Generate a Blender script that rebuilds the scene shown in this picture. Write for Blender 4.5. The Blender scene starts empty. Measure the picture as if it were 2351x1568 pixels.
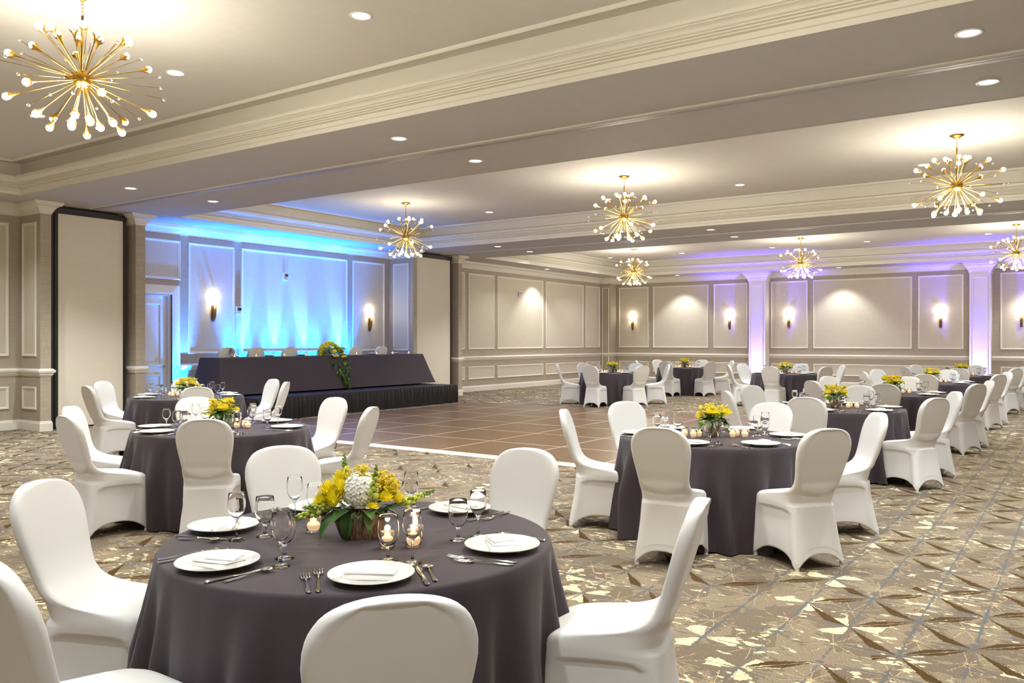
import bpy, bmesh, math, random
from mathutils import Vector, Matrix
PI = math.pi
SC = bpy.context.scene
COL = SC.collection
rad = math.radians

# ------------------------------------------------------------------ camera, world, exposure
cam_d = bpy.data.cameras.new('camera'); cam = bpy.data.objects.new('camera', cam_d); COL.objects.link(cam)
cam.location = (0, 0, 1.55); cam.rotation_euler = (rad(90), 0, rad(34.7))
cam_d.sensor_width = 36.0; cam_d.lens = 36.0 * 1910 / 2351; cam_d.shift_y = -0.0013
cam_d.clip_start = 0.05; cam_d.clip_end = 200
SC.camera = cam
w = bpy.data.worlds.new('world'); SC.world = w; w.use_nodes = True
w.node_tree.nodes['Background'].inputs[0].default_value = (1.0, 0.93, 0.84, 1)
w.node_tree.nodes['Background'].inputs[1].default_value = 0.3
SC.view_settings.view_transform = 'Standard'; SC.view_settings.look = 'None'
SC.view_settings.exposure = 0.82; SC.view_settings.gamma = 1.0; SC.view_settings.use_curve_mapping = False
cy = SC.cycles
cy.max_bounces = 16; cy.diffuse_bounces = 5; cy.glossy_bounces = 3; cy.transmission_bounces = 16; cy.transparent_max_bounces = 8
cy.caustics_reflective = False; cy.caustics_refractive = False; cy.sample_clamp_indirect = 6.0; cy.use_denoising = True
cy.blur_glossy = 0.5

# light strengths (W) and colours
WARM = (1.0, 0.97, 0.84); SOFTW = (0.92, 0.98, 1.0)
P_CHAND = 105.0; P_DOWN = 210.0; P_TRAY = 110.0; P_SCONCE = 4.0; P_WASH = 140.0
BLUE = (0.0, 0.25, 1.0); VIOLET = (0.11, 0.07, 1.0)
P_BLUE = 290.0; P_VIOLET = 1250.0

# ------------------------------------------------------------------ material helpers
def srgb(r, g, b):
    f = lambda c: c / 12.92 if c <= 0.04045 else ((c + 0.055) / 1.055) ** 2.4
    return (f(r / 255), f(g / 255), f(b / 255), 1.0)
def new_mat(name):
    m = bpy.data.materials.new(name); m.use_nodes = True
    nt = m.node_tree; return m, nt, nt.nodes['Principled BSDF']
def plain(name, col, rough=0.5, metal=0.0, spec=0.5, bump=0.0, bscale=200.0, sheen=0.0, var=0.0, vscale=8.0, coat=0.0):
    m, nt, b = new_mat(name)
    b.inputs['Base Color'].default_value = col; b.inputs['Roughness'].default_value = rough
    b.inputs['Metallic'].default_value = metal; b.inputs['Specular IOR Level'].default_value = spec
    if coat: b.inputs['Coat Weight'].default_value = coat
    if sheen: b.inputs['Sheen Weight'].default_value = sheen
    tc = nt.nodes.new('ShaderNodeTexCoord')
    if var:
        n = nt.nodes.new('ShaderNodeTexNoise'); n.inputs['Scale'].default_value = vscale; n.inputs['Detail'].default_value = 4
        nt.links.new(tc.outputs['Object'], n.inputs['Vector'])
        mx = nt.nodes.new('ShaderNodeMix'); mx.data_type = 'RGBA'
        mx.inputs[6].default_value = tuple(c * (1 - var) for c in col[:3]) + (1,)
        mx.inputs[7].default_value = tuple(min(1, c * (1 + var)) for c in col[:3]) + (1,)
        nt.links.new(n.outputs['Fac'], mx.inputs[0]); nt.links.new(mx.outputs[2], b.inputs['Base Color'])
    if bump:
        n = nt.nodes.new('ShaderNodeTexNoise'); n.inputs['Scale'].default_value = bscale; n.inputs['Detail'].default_value = 3
        nt.links.new(tc.outputs['Object'], n.inputs['Vector'])
        bp = nt.nodes.new('ShaderNodeBump'); bp.inputs['Strength'].default_value = bump; bp.inputs['Distance'].default_value = 0.002
        nt.links.new(n.outputs['Fac'], bp.inputs['Height']); nt.links.new(bp.outputs['Normal'], b.inputs['Normal'])
    return m
def linen(name, c1, c2, rough=0.8, h=(3, 3, 160), v=(160, 160, 5), bump=0.12):
    """woven wall covering: stretched noise in two directions"""
    m, nt, b = new_mat(name); L = nt.links.new
    tc = nt.nodes.new('ShaderNodeTexCoord'); outs = []
    for s in (h, v):
        mp = nt.nodes.new('ShaderNodeMapping'); mp.inputs['Scale'].default_value = s
        n = nt.nodes.new('ShaderNodeTexNoise'); n.inputs['Scale'].default_value = 1.0; n.inputs['Detail'].default_value = 3
        L(tc.outputs['Object'], mp.inputs['Vector']); L(mp.outputs[0], n.inputs['Vector']); outs.append(n.outputs['Fac'])
    a = nt.nodes.new('ShaderNodeMath'); a.operation = 'ADD'; L(outs[0], a.inputs[0]); L(outs[1], a.inputs[1])
    mr = nt.nodes.new('ShaderNodeMapRange'); mr.inputs[1].default_value = 0.72; mr.inputs[2].default_value = 1.28; L(a.outputs[0], mr.inputs[0])
    mx = nt.nodes.new('ShaderNodeMix'); mx.data_type = 'RGBA'; mx.inputs[6].default_value = c1; mx.inputs[7].default_value = c2
    L(mr.outputs[0], mx.inputs[0]); L(mx.outputs[2], b.inputs['Base Color'])
    bp = nt.nodes.new('ShaderNodeBump'); bp.inputs['Strength'].default_value = bump; bp.inputs['Distance'].default_value = 0.002
    L(mr.outputs[0], bp.inputs['Height']); L(bp.outputs[0], b.inputs['Normal'])
    b.inputs['Roughness'].default_value = rough; b.inputs['Specular IOR Level'].default_value = 0.2
    return m
def emit(name, col, strength, sample=False):
    m, nt, b = new_mat(name)
    b.inputs['Base Color'].default_value = col; b.inputs['Emission Color'].default_value = col
    b.inputs['Emission Strength'].default_value = strength
    m.cycles.emission_sampling = 'AUTO' if sample else 'NONE'
    return m

MT = {}
MT['trim'] = plain('cream_paint', srgb(226, 219, 206), 0.45, var=0.02)
MT['field'] = linen('linen_wallcovering', srgb(163, 150, 134), srgb(186, 173, 155))
MT['panel'] = linen('pale_panel_wallcovering', srgb(200, 190, 172), srgb(212, 202, 184), bump=0.05)
MT['pfab'] = linen('pale_partition_fabric', srgb(222, 212, 194), srgb(230, 220, 202), bump=0.05)
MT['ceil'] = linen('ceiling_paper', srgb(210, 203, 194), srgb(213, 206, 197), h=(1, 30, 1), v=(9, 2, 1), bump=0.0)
MT['soffit'] = linen('shaded_ceiling_paper', srgb(191, 185, 181), srgb(195, 189, 185), h=(1, 30, 1), v=(9, 2, 1), bump=0.0)  # ceiling paper again, greyed to put the undersides' shade into the colour
MT['black'] = plain('black_seal', srgb(30, 24, 22), 0.5)
MT['alu'] = plain('aluminium_track', srgb(176, 172, 168), 0.5, metal=0.4)
MT['white'] = plain('white_device', srgb(235, 235, 232), 0.4)
MT['brass'] = plain('brushed_brass', srgb(176, 138, 62), 0.30, metal=1.0)
MT['bronze'] = plain('brass_sconce_metal', srgb(150, 118, 70), 0.35, metal=1.0)
MT['steel'] = plain('polished_cutlery_steel', srgb(205, 203, 198), 0.16, metal=1.0)
MT['china'] = plain('glazed_white_china', srgb(240, 238, 228), 0.12, coat=0.5)
MT['napkin'] = plain('white_napkin_cotton', srgb(238, 237, 236), 0.85, bump=0.25, bscale=900)
MT['chair'] = plain('white_spandex_cover', srgb(225, 223, 221), 0.5, spec=0.35, sheen=0.15, bump=0.04, bscale=1200)
MT['cloth'] = plain('charcoal_tablecloth', srgb(62, 53, 59), 0.7, spec=0.25, sheen=0.12, bump=0.25, bscale=420, var=0.10, vscale=60)
MT['skirt'] = plain('black_pleated_skirting', srgb(22, 18, 20), 0.55, sheen=0.05)
MT['stagetop'] = plain('dark_stage_deck', srgb(46, 40, 42), 0.55)
MT['wood'] = plain('tabletop_plywood', srgb(150, 120, 84), 0.5)
MT['green'] = plain('deep_green_leaf', srgb(58, 96, 40), 0.42, var=0.35, vscale=14)
MT['green2'] = plain('fresh_green_sprig', srgb(116, 148, 48), 0.5, var=0.3, vscale=20)
MT['lime'] = plain('lime_bud', srgb(190, 204, 92), 0.5, var=0.15, vscale=30)
MT['yellow'] = plain('yellow_petal', srgb(252, 236, 62), 0.55, var=0.08, vscale=25)
MT['amber'] = plain('golden_petal', srgb(238, 208, 60), 0.55, var=0.2, vscale=40)
MT['hydr'] = plain('white_hydrangea_petal', srgb(244, 243, 232), 0.6, var=0.05, vscale=60)
MT['wax'] = emit('candle_wax_glow', (1.0, 0.78, 0.52, 1), 0.55)
MT['flame'] = emit('candle_flame', (1.0, 0.72, 0.34, 1), 14.0)
MT['bulb'] = emit('lit_bulb', (1.0, 0.86, 0.62, 1), 13.0)
MT['diff'] = emit('lit_downlight_lens', (1.0, 0.95, 0.88, 1), 3.2)
MT['shade'] = emit('lit_sconce_shade', (1.0, 0.82, 0.56, 1), 2.6)
MT['led'] = emit('blue_led_lens', (0.2, 0.45, 1.0, 1), 8.0)
MT['led2'] = emit('violet_led_lens', (0.4, 0.35, 1.0, 1), 8.0)
m, nt, b = new_mat('clear_glass'); b.inputs['Transmission Weight'].default_value = 1.0
b.inputs['Roughness'].default_value = 0.0; b.inputs['IOR'].default_value = 1.26; b.inputs['Base Color'].default_value = (1, 1, 1, 1); MT['glass'] = m
m, nt, b = new_mat('crystal_bead'); b.inputs['Transmission Weight'].default_value = 0.9
b.inputs['Roughness'].default_value = 0.02; b.inputs['IOR'].default_value = 1.5; b.inputs['Base Color'].default_value = (1, 1, 1, 1); MT['crystal'] = m
m, nt, b = new_mat('warm_votive_glass'); b.inputs['Transmission Weight'].default_value = 0.75; b.inputs['Subsurface Weight'].default_value = 0.0
b.inputs['Roughness'].default_value = 0.12; b.inputs['IOR'].default_value = 1.2; b.inputs['Base Color'].default_value = (1.0, 0.86, 0.72, 1); MT['votive'] = m
# rustic ribbed wood of the flower pots
m, nt, b = new_mat('rustic_ribbed_wood'); L = nt.links.new
tc = nt.nodes.new('ShaderNodeTexCoord'); mp = nt.nodes.new('ShaderNodeMapping'); mp.inputs['Scale'].default_value = (120, 120, 8)
n = nt.nodes.new('ShaderNodeTexNoise'); n.inputs['Scale'].default_value = 1; n.inputs['Detail'].default_value = 4
cr = nt.nodes.new('ShaderNodeValToRGB'); cr.color_ramp.elements[0].position = 0.35; cr.color_ramp.elements[0].color = srgb(86, 62, 48)
cr.color_ramp.elements[1].position = 0.68; cr.color_ramp.elements[1].color = srgb(170, 140, 112)
L(tc.outputs['Object'], mp.inputs[0]); L(mp.outputs[0], n.inputs['Vector']); L(n.outputs['Fac'], cr.inputs[0]); L(cr.outputs[0], b.inputs['Base Color'])
b.inputs['Roughness'].default_value = 0.7; MT['bark'] = m
# dance floor laminate
m, nt, b = new_mat('walnut_laminate'); L = nt.links.new
tc = nt.nodes.new('ShaderNodeTexCoord'); mp = nt.nodes.new('ShaderNodeMapping'); mp.inputs['Scale'].default_value = (1.6, 38, 1)
n = nt.nodes.new('ShaderNodeTexNoise'); n.inputs['Scale'].default_value = 1.4; n.inputs['Detail'].default_value = 6
cr = nt.nodes.new('ShaderNodeValToRGB'); cr.color_ramp.elements[0].position = 0.3; cr.color_ramp.elements[0].color = srgb(96, 71, 48)
cr.color_ramp.elements[1].position = 0.7; cr.color_ramp.elements[1].color = srgb(124, 94, 64)
L(tc.outputs['Object'], mp.inputs[0]); L(mp.outputs[0], n.inputs['Vector']); L(n.outputs['Fac'], cr.inputs[0]); L(cr.outputs[0], b.inputs['Base Color'])
b.inputs['Roughness'].default_value = 0.34; MT['laminate'] = m
MT['seam'] = plain('pale_metal_seam', srgb(226, 205, 180), 0.4)
MT['ramp'] = plain('bare_ramp_trim', srgb(226, 212, 186), 0.4)

# carpet: square star lattice turned 45 degrees, all by maths on the floor's own coordinates
def carpet():
    m, nt, b = new_mat('patterned_carpet'); N = nt.nodes.new; L = nt.links.new
    class V:
        def __init__(s, o): s.o = o
    def mth(op, *a):
        n = N('ShaderNodeMath'); n.operation = op
        for i, x in enumerate(a):
            if isinstance(x, V): L(x.o, n.inputs[i])
            else: n.inputs[i].default_value = x
        return V(n.outputs[0])
    add = lambda a, c: mth('ADD', a, c); sub = lambda a, c: mth('SUBTRACT', a, c); mul = lambda a, c: mth('MULTIPLY', a, c)
    mn = lambda a, c: mth('MINIMUM', a, c); mxx = lambda a, c: mth('MAXIMUM', a, c); ab = lambda a: mth('ABSOLUTE', a)
    lt = lambda a, c: mth('LESS_THAN', a, c); gt = lambda a, c: mth('GREATER_THAN', a, c); fr = lambda a: mth('FRACT', a)
    tc = N('ShaderNodeTexCoord')
    def noise(scale, det=2, off=(0, 0, 0), sc=(1, 1, 1), out='Fac'):
        mp = N('ShaderNodeMapping'); mp.inputs['Location'].default_value = off; mp.inputs['Scale'].default_value = sc
        L(tc.outputs['Object'], mp.inputs[0])
        n = N('ShaderNodeTexNoise'); n.inputs['Scale'].default_value = scale; n.inputs['Detail'].default_value = det
        L(mp.outputs[0], n.inputs['Vector']); return V(n.outputs[out])
    sp = N('ShaderNodeSeparateXYZ'); L(tc.outputs['Object'], sp.inputs[0])
    wx = mul(sub(noise(45, 1), 0.5), 0.022); wy = mul(sub(noise(45, 1, (7, 3, 0)), 0.5), 0.022)
    X = add(add(V(sp.outputs[0]), 1.36), wx); Y = add(sub(V(sp.outputs[1]), 4.44), wy)
    k = 1 / (math.sqrt(2) * 0.42)
    u = mul(add(X, Y), k); v = mul(sub(Y, X), k)
    s = fr(u); t = fr(v)                                      # 0..1 along edges
    a = sub(fr(add(u, 0.5)), 0.5); c = sub(fr(add(v, 0.5)), 0.5)   # offset from the nearest hub
    iu = mth('FLOOR', add(u, 0.5)); iv = mth('FLOOR', add(v, 0.5))
    def rnd(x, y, p, q): return fr(mul(ab(mth('SINE', add(mul(x, p), mul(y, q)))), 43.7))
    def tri(q, peak): return mn(mul(q, 1 / peak), mul(sub(1, q), 1 / (1 - peak)))
    big = noise(0.55, 1, (3, 1, 0))                           # where the brown facets are thick on the ground
    def facets(q, off, kind, ia, ib, p):
        h1 = mul(tri(q, 0.42 if kind == 0 else 0.30), 0.12 if kind == 0 else 0.17); h2 = mul(tri(q, 0.5), -0.09 if kind == 0 else -0.02)
        up = mul(gt(off, 0.010), lt(off, h1)); dn = mul(lt(off, -0.010), gt(off, h2))
        ok = gt(add(big, mul(rnd(ia, ib, p, 9.31), 0.20)), 0.60)
        return mul(mxx(up, dn), ok)
    fu = mth('FLOOR', u); fv = mth('FLOOR', v)
    brown = mxx(facets(s, c, 0, fu, iv, 12.98), facets(t, mul(a, -1.0), 1, iu, fv, 7.13))
    rr = mth('SQRT', add(mul(a, a), mul(c, c))); th = mth('ARCTAN2', c, a)
    wn = noise(9, 2, (11, 5, 0)); wn2 = noise(5, 2, (1, 9, 0))
    rays = mul(lt(mul(ab(mth('SINE', mul(add(th, rnd(iu, iv, 1.9, 7.7)), 6))), rr), 0.016), lt(rr, add(mul(wn, 1.2), -0.12)))
    axis = mn(ab(sub(a, c)), add(ab(add(a, c)), 0.0))
    slate = mul(lt(axis, mul(sub(wn2, 0.33), 0.11)), gt(wn, 0.36))
    slate = mxx(slate, lt(rr, 0.045)); slate = mxx(slate, mul(rays, gt(wn2, 0.42)))
    a2 = sub(s, add(0.35, mul(rnd(fu, fv, 3.7, 8.1), 0.3))); c2 = sub(t, add(0.35, mul(rnd(fu, fv, 6.3, 2.9), 0.3)))
    r2 = mth('SQRT', add(mul(a2, a2), mul(c2, c2))); th2 = mth('ARCTAN2', c2, a2)
    cstar = mul(lt(mul(ab(mth('SINE', mul(add(th2, rnd(fu, fv, 2.1, 5.5)), 5))), r2), 0.021), lt(r2, add(mul(wn, 0.7), 0.06)))
    cstar = mxx(cstar, lt(r2, 0.03))
    cstar = mul(cstar, gt(wn2, 0.36))
    patch = noise(11.0, 7, (2, 2, 0), (1.0, 1.7, 1)); patch2 = noise(2.0, 2, (8, 4, 0))
    cream = gt(add(patch, mul(patch2, 0.5)), 0.89)
    csec = mul(gt(mth('SINE', add(mul(th, 3), mul(rnd(iu, iv, 4.4, 3.3), 6.0))), 0.35), lt(rr, add(mul(wn, 0.6), 0.08)))
    cream = mxx(cream, mul(csec, gt(rnd(iu, iv, 9.9, 1.7), 0.86)))
    sector = gt(mth('SINE', mul(th, 6)), 0.0)
    speck = noise(170, 2); tone = noise(3.0, 4, (5, 5, 0))
    def col(c): n = N('ShaderNodeRGB'); n.outputs[0].default_value = c; return V(n.outputs[0])
    def mix(f, c1, c2):
        n = N('ShaderNodeMix'); n.data_type = 'RGBA'
        if isinstance(f, V): L(f.o, n.inputs[0])
        else: n.inputs[0].default_value = f
        L(c1.o, n.inputs[6]); L(c2.o, n.inputs[7]); return V(n.outputs[2])
    base = mix(mth('GREATER_THAN', add(tone, mul(sector, 0.08)), 0.55), col(srgb(126, 111, 95)), col(srgb(150, 134, 113)))
    base = mix(mul(gt(speck, 0.52), 0.62), base, col(srgb(92, 78, 60)))
    out = mix(cream, base, col(srgb(212, 198, 162)))
    out = mix(cstar, out, col(srgb(188, 168, 128)))
    out = mix(brown, out, col(srgb(80, 60, 32)))
    out = mix(mul(slate, 0.9), out, col(srgb(96, 99, 103)))
    L(out.o, b.inputs['Base Color']); b.inputs['Roughness'].default_value = 0.95; b.inputs['Specular IOR Level'].default_value = 0.1
    bp = N('ShaderNodeBump'); bp.inputs['Strength'].default_value = 0.5; bp.inputs['Distance'].default_value = 0.004
    L(speck.o, bp.inputs['Height']); L(bp.outputs[0], b.inputs['Normal'])
    return m
MT['carpet'] = carpet()

# ------------------------------------------------------------------ mesh helpers
class MB:
    def __init__(s): s.v = []; s.f = []; s.mi = []; s.cur = 0
    def add(s, vs, fs):
        o = len(s.v); s.v += [tuple(x) for x in vs]; s.f += [tuple(i + o for i in f) for f in fs]; s.mi += [s.cur] * len(fs)
        return s
    def box(s, x0, x1, y0, y1, z0, z1):
        vs = [(x, y, z) for x in (x0, x1) for y in (y0, y1) for z in (z0, z1)]
        return s.add(vs, [(0, 1, 3, 2), (4, 6, 7, 5), (0, 4, 5, 1), (2, 3, 7, 6), (0, 2, 6, 4), (1, 5, 7, 3)])
    def quad(s, *p): return s.add(p, [tuple(range(len(p)))])
    def lathe(s, prof, n=24, c=(0, 0, 0), ax=None, closed=False):
        """prof = [(r, z)...] turned about z (or about direction ax)"""
        R = ax.to_track_quat('Z', 'Y').to_matrix() if ax is not None else None
        vs = []; fs = []; k = len(prof)
        for i in range(n):
            a = 2 * PI * i / n
            for r, z in prof:
                p = Vector((r * math.cos(a), r * math.sin(a), z))
                if R is not None: p = R @ p
                vs.append((p.x + c[0], p.y + c[1], p.z + c[2]))
        for i in range(n):
            j = (i + 1) % n
            for q in range(k - 1): fs.append((i * k + q, j * k + q, j * k + q + 1, i * k + q + 1))
        return s.add(vs, fs)
    def tube(s, pts, r, n=6, r2=None):
        pts = [Vector(p) for p in pts]; vs = []; fs = []; m = len(pts)
        up = Vector((0, 0, 1))
        for i, p in enumerate(pts):
            d = (pts[min(i + 1, m - 1)] - pts[max(i - 1, 0)]).normalized()
            if abs(d.dot(up)) > 0.95: q = Vector((1, 0, 0))
            else: q = up
            a = d.cross(q).normalized(); b2 = d.cross(a).normalized()
            rr = r if r2 is None else r + (r2 - r) * i / (m - 1)
            for k in range(n):
                t = 2 * PI * k / n; vs.append(p + a * (rr * math.cos(t)) + b2 * (rr * math.sin(t)))
        for i in range(m - 1):
            for k in range(n): fs.append((i * n + k, i * n + (k + 1) % n, (i + 1) * n + (k + 1) % n, (i + 1) * n + k))
        fs.append(tuple(range(n))[::-1]); fs.append(tuple((m - 1) * n + k for k in range(n)))
        return s.add(vs, fs)
    def ball(s, c, r, seg=10, rings=6, sz=(1, 1, 1)):
        vs = [(c[0], c[1], c[2] - r * sz[2])]; fs = []
        for i in range(1, rings):
            ph = -PI / 2 + PI * i / rings
            for k in range(seg):
                t = 2 * PI * k / seg
                vs.append((c[0] + r * sz[0] * math.cos(ph) * math.cos(t), c[1] + r * sz[1] * math.cos(ph) * math.sin(t), c[2] + r * sz[2] * math.sin(ph)))
        vs.append((c[0], c[1], c[2] + r * sz[2])); top = len(vs) - 1
        for k in range(seg):
            fs.append((0, 1 + (k + 1) % seg, 1 + k)); o = 1 + (rings - 2) * seg
            fs.append((top, o + k, o + (k + 1) % seg))
        for i in range(rings - 2):
            for k in range(seg):
                a = 1 + i * seg; b2 = a + seg; fs.append((a + k, a + (k + 1) % seg, b2 + (k + 1) % seg, b2 + k))
        return s.add(vs, fs)
    def mesh(s, name, mats, smooth=False, recalc=False, auto=None):
        me = bpy.data.meshes.new(name); me.from_pydata(s.v, [], s.f)
        if not isinstance(mats, (list, tuple)): mats = [mats]
        for m in mats: me.materials.append(m)
        if len(mats) > 1: me.polygons.foreach_set('material_index', s.mi)
        if recalc:
            bm = bmesh.new(); bm.from_mesh(me); bmesh.ops.recalc_face_normals(bm, faces=bm.faces); bm.to_mesh(me); bm.free()
        if smooth: me.polygons.foreach_set('use_smooth', [True] * len(me.polygons))
        if auto is not None: me.set_sharp_from_angle(angle=rad(auto))
        me.update(); return me

def ob(name, me, parent=None, loc=None, rot=None):
    o = bpy.data.objects.new(name, me); COL.objects.link(o)
    if parent is not None: o.parent = parent
    if loc is not None: o.location = loc
    if rot is not None: o.rotation_euler = rot
    return o
def tag(o, label=None, cat=None, group=None, kind=None):
    if label: o['label'] = label
    if cat: o['category'] = cat
    if group: o['group'] = group
    if kind: o['kind'] = kind
    return o
def thing(name, label, cat, loc=(0, 0, 0), rz=0.0, group=None):
    o = bpy.data.objects.new(name, None); COL.objects.link(o); o.empty_display_size = 0.1
    o.location = loc; o.rotation_euler = (0, 0, rz); return tag(o, label, cat, group)
def struct(name, me, label=None): return tag(ob(name, me), label, None, None, 'structure')
KIDS = {}
def child(name, me, parent, loc=None, rot=None):
    o = ob(name, me, parent, loc, rot); KIDS.setdefault(parent.name, []).append(o); return o
def dup(root, loc, rz, label, group=None, deep=True):
    r = root.copy(); COL.objects.link(r); r.location = loc; r.rotation_euler = (0, 0, rz); r['label'] = label
    if group: r['group'] = group
    if deep:
        for ch in KIDS.get(root.name, []):
            c = ch.copy(); COL.objects.link(c); c.parent = r
            for g in KIDS.get(ch.name, []):
                d = g.copy(); COL.objects.link(d); d.parent = c
    return r
def light(name, kind, loc, power, col, parent=None, size=0.1, spot=None, blend=0.6, aim=None):
    l = bpy.data.lights.new(name, kind); l.energy = power; l.color = col
    if kind in ('POINT', 'SPOT'): l.shadow_soft_size = size
    if kind == 'SPOT': l.spot_size = rad(spot); l.spot_blend = blend
    o = bpy.data.objects.new(name, l); COL.objects.link(o); o.location = loc
    if parent is not None: o.parent = parent
    if aim is not None: o.rotation_euler = Vector(aim).to_track_quat('-Z', 'Y').to_euler()
    return o
def sweep(poly, prof, closed=False, side=1):
    """mitred moulding: poly = [(x,y)], prof = [(offset, z)]; offset goes to the right of travel when side=1"""
    n = len(poly); P = [Vector(p) for p in poly]; dirs = []
    for i in range(n):
        segs = []
        if closed or i > 0: segs.append((P[i] - P[i - 1]).normalized())
        if closed or i < n - 1: segs.append((P[(i + 1) % n] - P[i]).normalized())
        ns = [Vector((d.y, -d.x)) * side for d in segs]
        if len(ns) == 1: dirs.append(ns[0])
        else:
            q = ns[0] + ns[1]; dirs.append(q / max(0.15, q.length_squared / 2))
    k = len(prof); vs = []; fs = []
    for i in range(n):
        for d, z in prof: vs.append((P[i].x + dirs[i].x * d, P[i].y + dirs[i].y * d, z))
    for i in range(n if closed else n - 1):
        j = (i + 1) % n
        for q in range(k - 1): fs.append((i * k + q, j * k + q, j * k + q + 1, i * k + q + 1))
    if not closed:
        fs.append(tuple(range(k))); fs.append(tuple((n - 1) * k + q for q in range(k))[::-1])
    return MB().add(vs, fs)

# ------------------------------------------------------------------ the room
XL, XR, YN, YB = -15.3, 6.0, -4.0, 28.8
SOF, TOP = 3.9, 4.4
struct('floor', MB().quad((XL - 0.3, YN - 0.2, 0), (XR + 0.2, YN - 0.2, 0), (XR + 0.2, YB + 0.3, 0), (XL - 0.3, YB + 0.3, 0)).mesh('floor', MT['carpet']),
       'brown and cream star patterned wall-to-wall carpet')
TRAYS = [(-14.2, 4.9, -0.4, 6.54), (-14.2, 4.9, 9.39, 16.3), (-14.2, 4.9, 19.1, 27.55)]
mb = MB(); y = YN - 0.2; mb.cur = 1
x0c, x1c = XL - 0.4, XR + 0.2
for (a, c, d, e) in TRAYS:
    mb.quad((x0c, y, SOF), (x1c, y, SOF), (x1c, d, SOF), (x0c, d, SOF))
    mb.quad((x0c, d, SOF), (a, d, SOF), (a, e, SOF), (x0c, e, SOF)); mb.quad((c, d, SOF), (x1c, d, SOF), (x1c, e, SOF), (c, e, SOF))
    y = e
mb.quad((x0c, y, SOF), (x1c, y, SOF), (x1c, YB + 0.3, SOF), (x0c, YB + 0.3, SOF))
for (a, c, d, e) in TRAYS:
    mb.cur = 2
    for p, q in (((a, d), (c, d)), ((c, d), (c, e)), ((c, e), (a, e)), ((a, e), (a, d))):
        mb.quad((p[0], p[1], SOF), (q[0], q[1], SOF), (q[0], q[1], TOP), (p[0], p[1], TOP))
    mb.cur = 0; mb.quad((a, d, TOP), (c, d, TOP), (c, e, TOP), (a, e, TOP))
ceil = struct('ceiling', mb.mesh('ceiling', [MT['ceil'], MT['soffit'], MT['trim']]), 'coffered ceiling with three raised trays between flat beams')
CROWN = [(0.004, 3.895), (0.004, 3.945), (0.018, 3.950), (0.018, 3.998), (0.008, 4.003), (0.032, 4.012), (0.036, 4.022), (0.028, 4.028), (0.046, 4.034), (0.050, 4.044), (0.040, 4.050),
         (0.060, 4.056), (0.064, 4.066), (0.052, 4.072), (0.072, 4.080), (0.082, 4.095), (0.105, 4.110), (0.140, 4.116), (0.140, 4.124), (0.168, 4.127), (0.168, 4.160), (0.004, 4.162)]
for (a, c, d, e) in TRAYS:
    rc = [(a, d), (c, d), (c, e), (a, e)]
    ob('crown_moulding', sweep(rc, CROWN, True, -1).mesh('crown', MT['trim'], auto=30, recalc=True, smooth=True), ceil)
    g = 0.2; rr = [(a + g, d + g), (c - g, d + g), (c - g, e - g), (a + g, e - g)]
    ob('ceiling_bead', sweep(rr, [(0, TOP), (0, TOP - 0.022), (0.012, TOP - 0.032), (0.03, TOP - 0.034), (0.042, TOP - 0.022), (0.05, TOP)], True, -1).mesh('bead', MT['trim'], smooth=True, auto=30), ceil)

BASE = [(0, 0.0), (0.02, 0.0), (0.02, 0.132), (0.013, 0.14), (0.013, 0.152), (0.006, 0.168), (0, 0.17)]
RAIL = [(0, 0.93), (0.012, 0.935), (0.018, 0.955), (0.03, 0.96), (0.03, 0.985), (0.045, 0.99), (0.055, 1.01), (0.055, 1.03), (0.02, 1.062), (0, 1.065)]
CORN = [(0, 3.70), (0.014, 3.705), (0.014, 3.73), (0.03, 3.745), (0.04, 3.775), (0.065, 3.81), (0.10, 3.835), (0.13, 3.845), (0.13, 3.865), (0.15, 3.87), (0.15, SOF), (0, SOF)]
def wall_mesh(poly, z0=0, z1=SOF):
    mb = MB()
    for p, q in zip(poly, poly[1:]): mb.quad((p[0], p[1], z0), (q[0], q[1], z0), (q[0], q[1], z1), (p[0], p[1], z1))
    return mb
def frame(wall, p, q, z0, z1, fill=True, wdt=0.05):
    """picture-frame moulding on a wall between floor points p and q (room on the right of p->q)"""
    p = Vector(p); q = Vector(q); d = (q - p).normalized(); nrm = Vector((d.y, -d.x)); ln = (q - p).length
    pr = [(0, 0.0), (0, 0.016), (0.010, 0.026), (0.026, 0.022), (0.034, 0.012), (wdt, 0.010), (wdt, 0.002)]
    vs = []; fs = []; k = len(pr)
    cs = [(0, z0, 1, 1), (ln, z0, -1, 1), (ln, z1, -1, -1), (0, z1, 1, -1)]
    for (u, z, su, sz) in cs:
        for ins, h in pr:
            w_ = p + d * (u + su * ins) + nrm * h; vs.append((w_.x, w_.y, z + sz * ins))
    for i in range(4):
        j = (i + 1) % 4
        for t in range(k - 1): fs.append((i * k + t, j * k + t, j * k + t + 1, i * k + t + 1))
    ob('panel_moulding', MB().add(vs, fs).mesh('panel_moulding', MT['trim'], smooth=True, auto=35, recalc=True), wall)
    if fill:
        a = p + d * wdt + nrm * 0.002; c = q - d * wdt + nrm * 0.002
        ob('panel_field', MB().quad((a.x, a.y, z0 + wdt), (c.x, c.y, z0 + wdt), (c.x, c.y, z1 - wdt), (a.x, a.y, z1 - wdt)).mesh('panel_field', MT['panel']), wall)
def dress(wall, poly, rail=True):
    ob('cornice', sweep(poly, CORN).mesh('cornice', MT['trim'], smooth=True, auto=30, recalc=True), wall)
    if rail: ob('chair_rail', sweep(poly, RAIL).mesh('chair_rail', MT['trim'], smooth=True, auto=30, recalc=True), wall)
    ob('baseboard', sweep(poly, BASE).mesh('baseboard', MT['trim'], smooth=True, auto=30, recalc=True), wall)
def rows(wall, spans, mk, lower=True):
    for a, c in spans:
        frame(wall, mk(a), mk(c), 1.27, 3.57)
        if lower: frame(wall, mk(a), mk(c), 0.36, 0.75)

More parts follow.
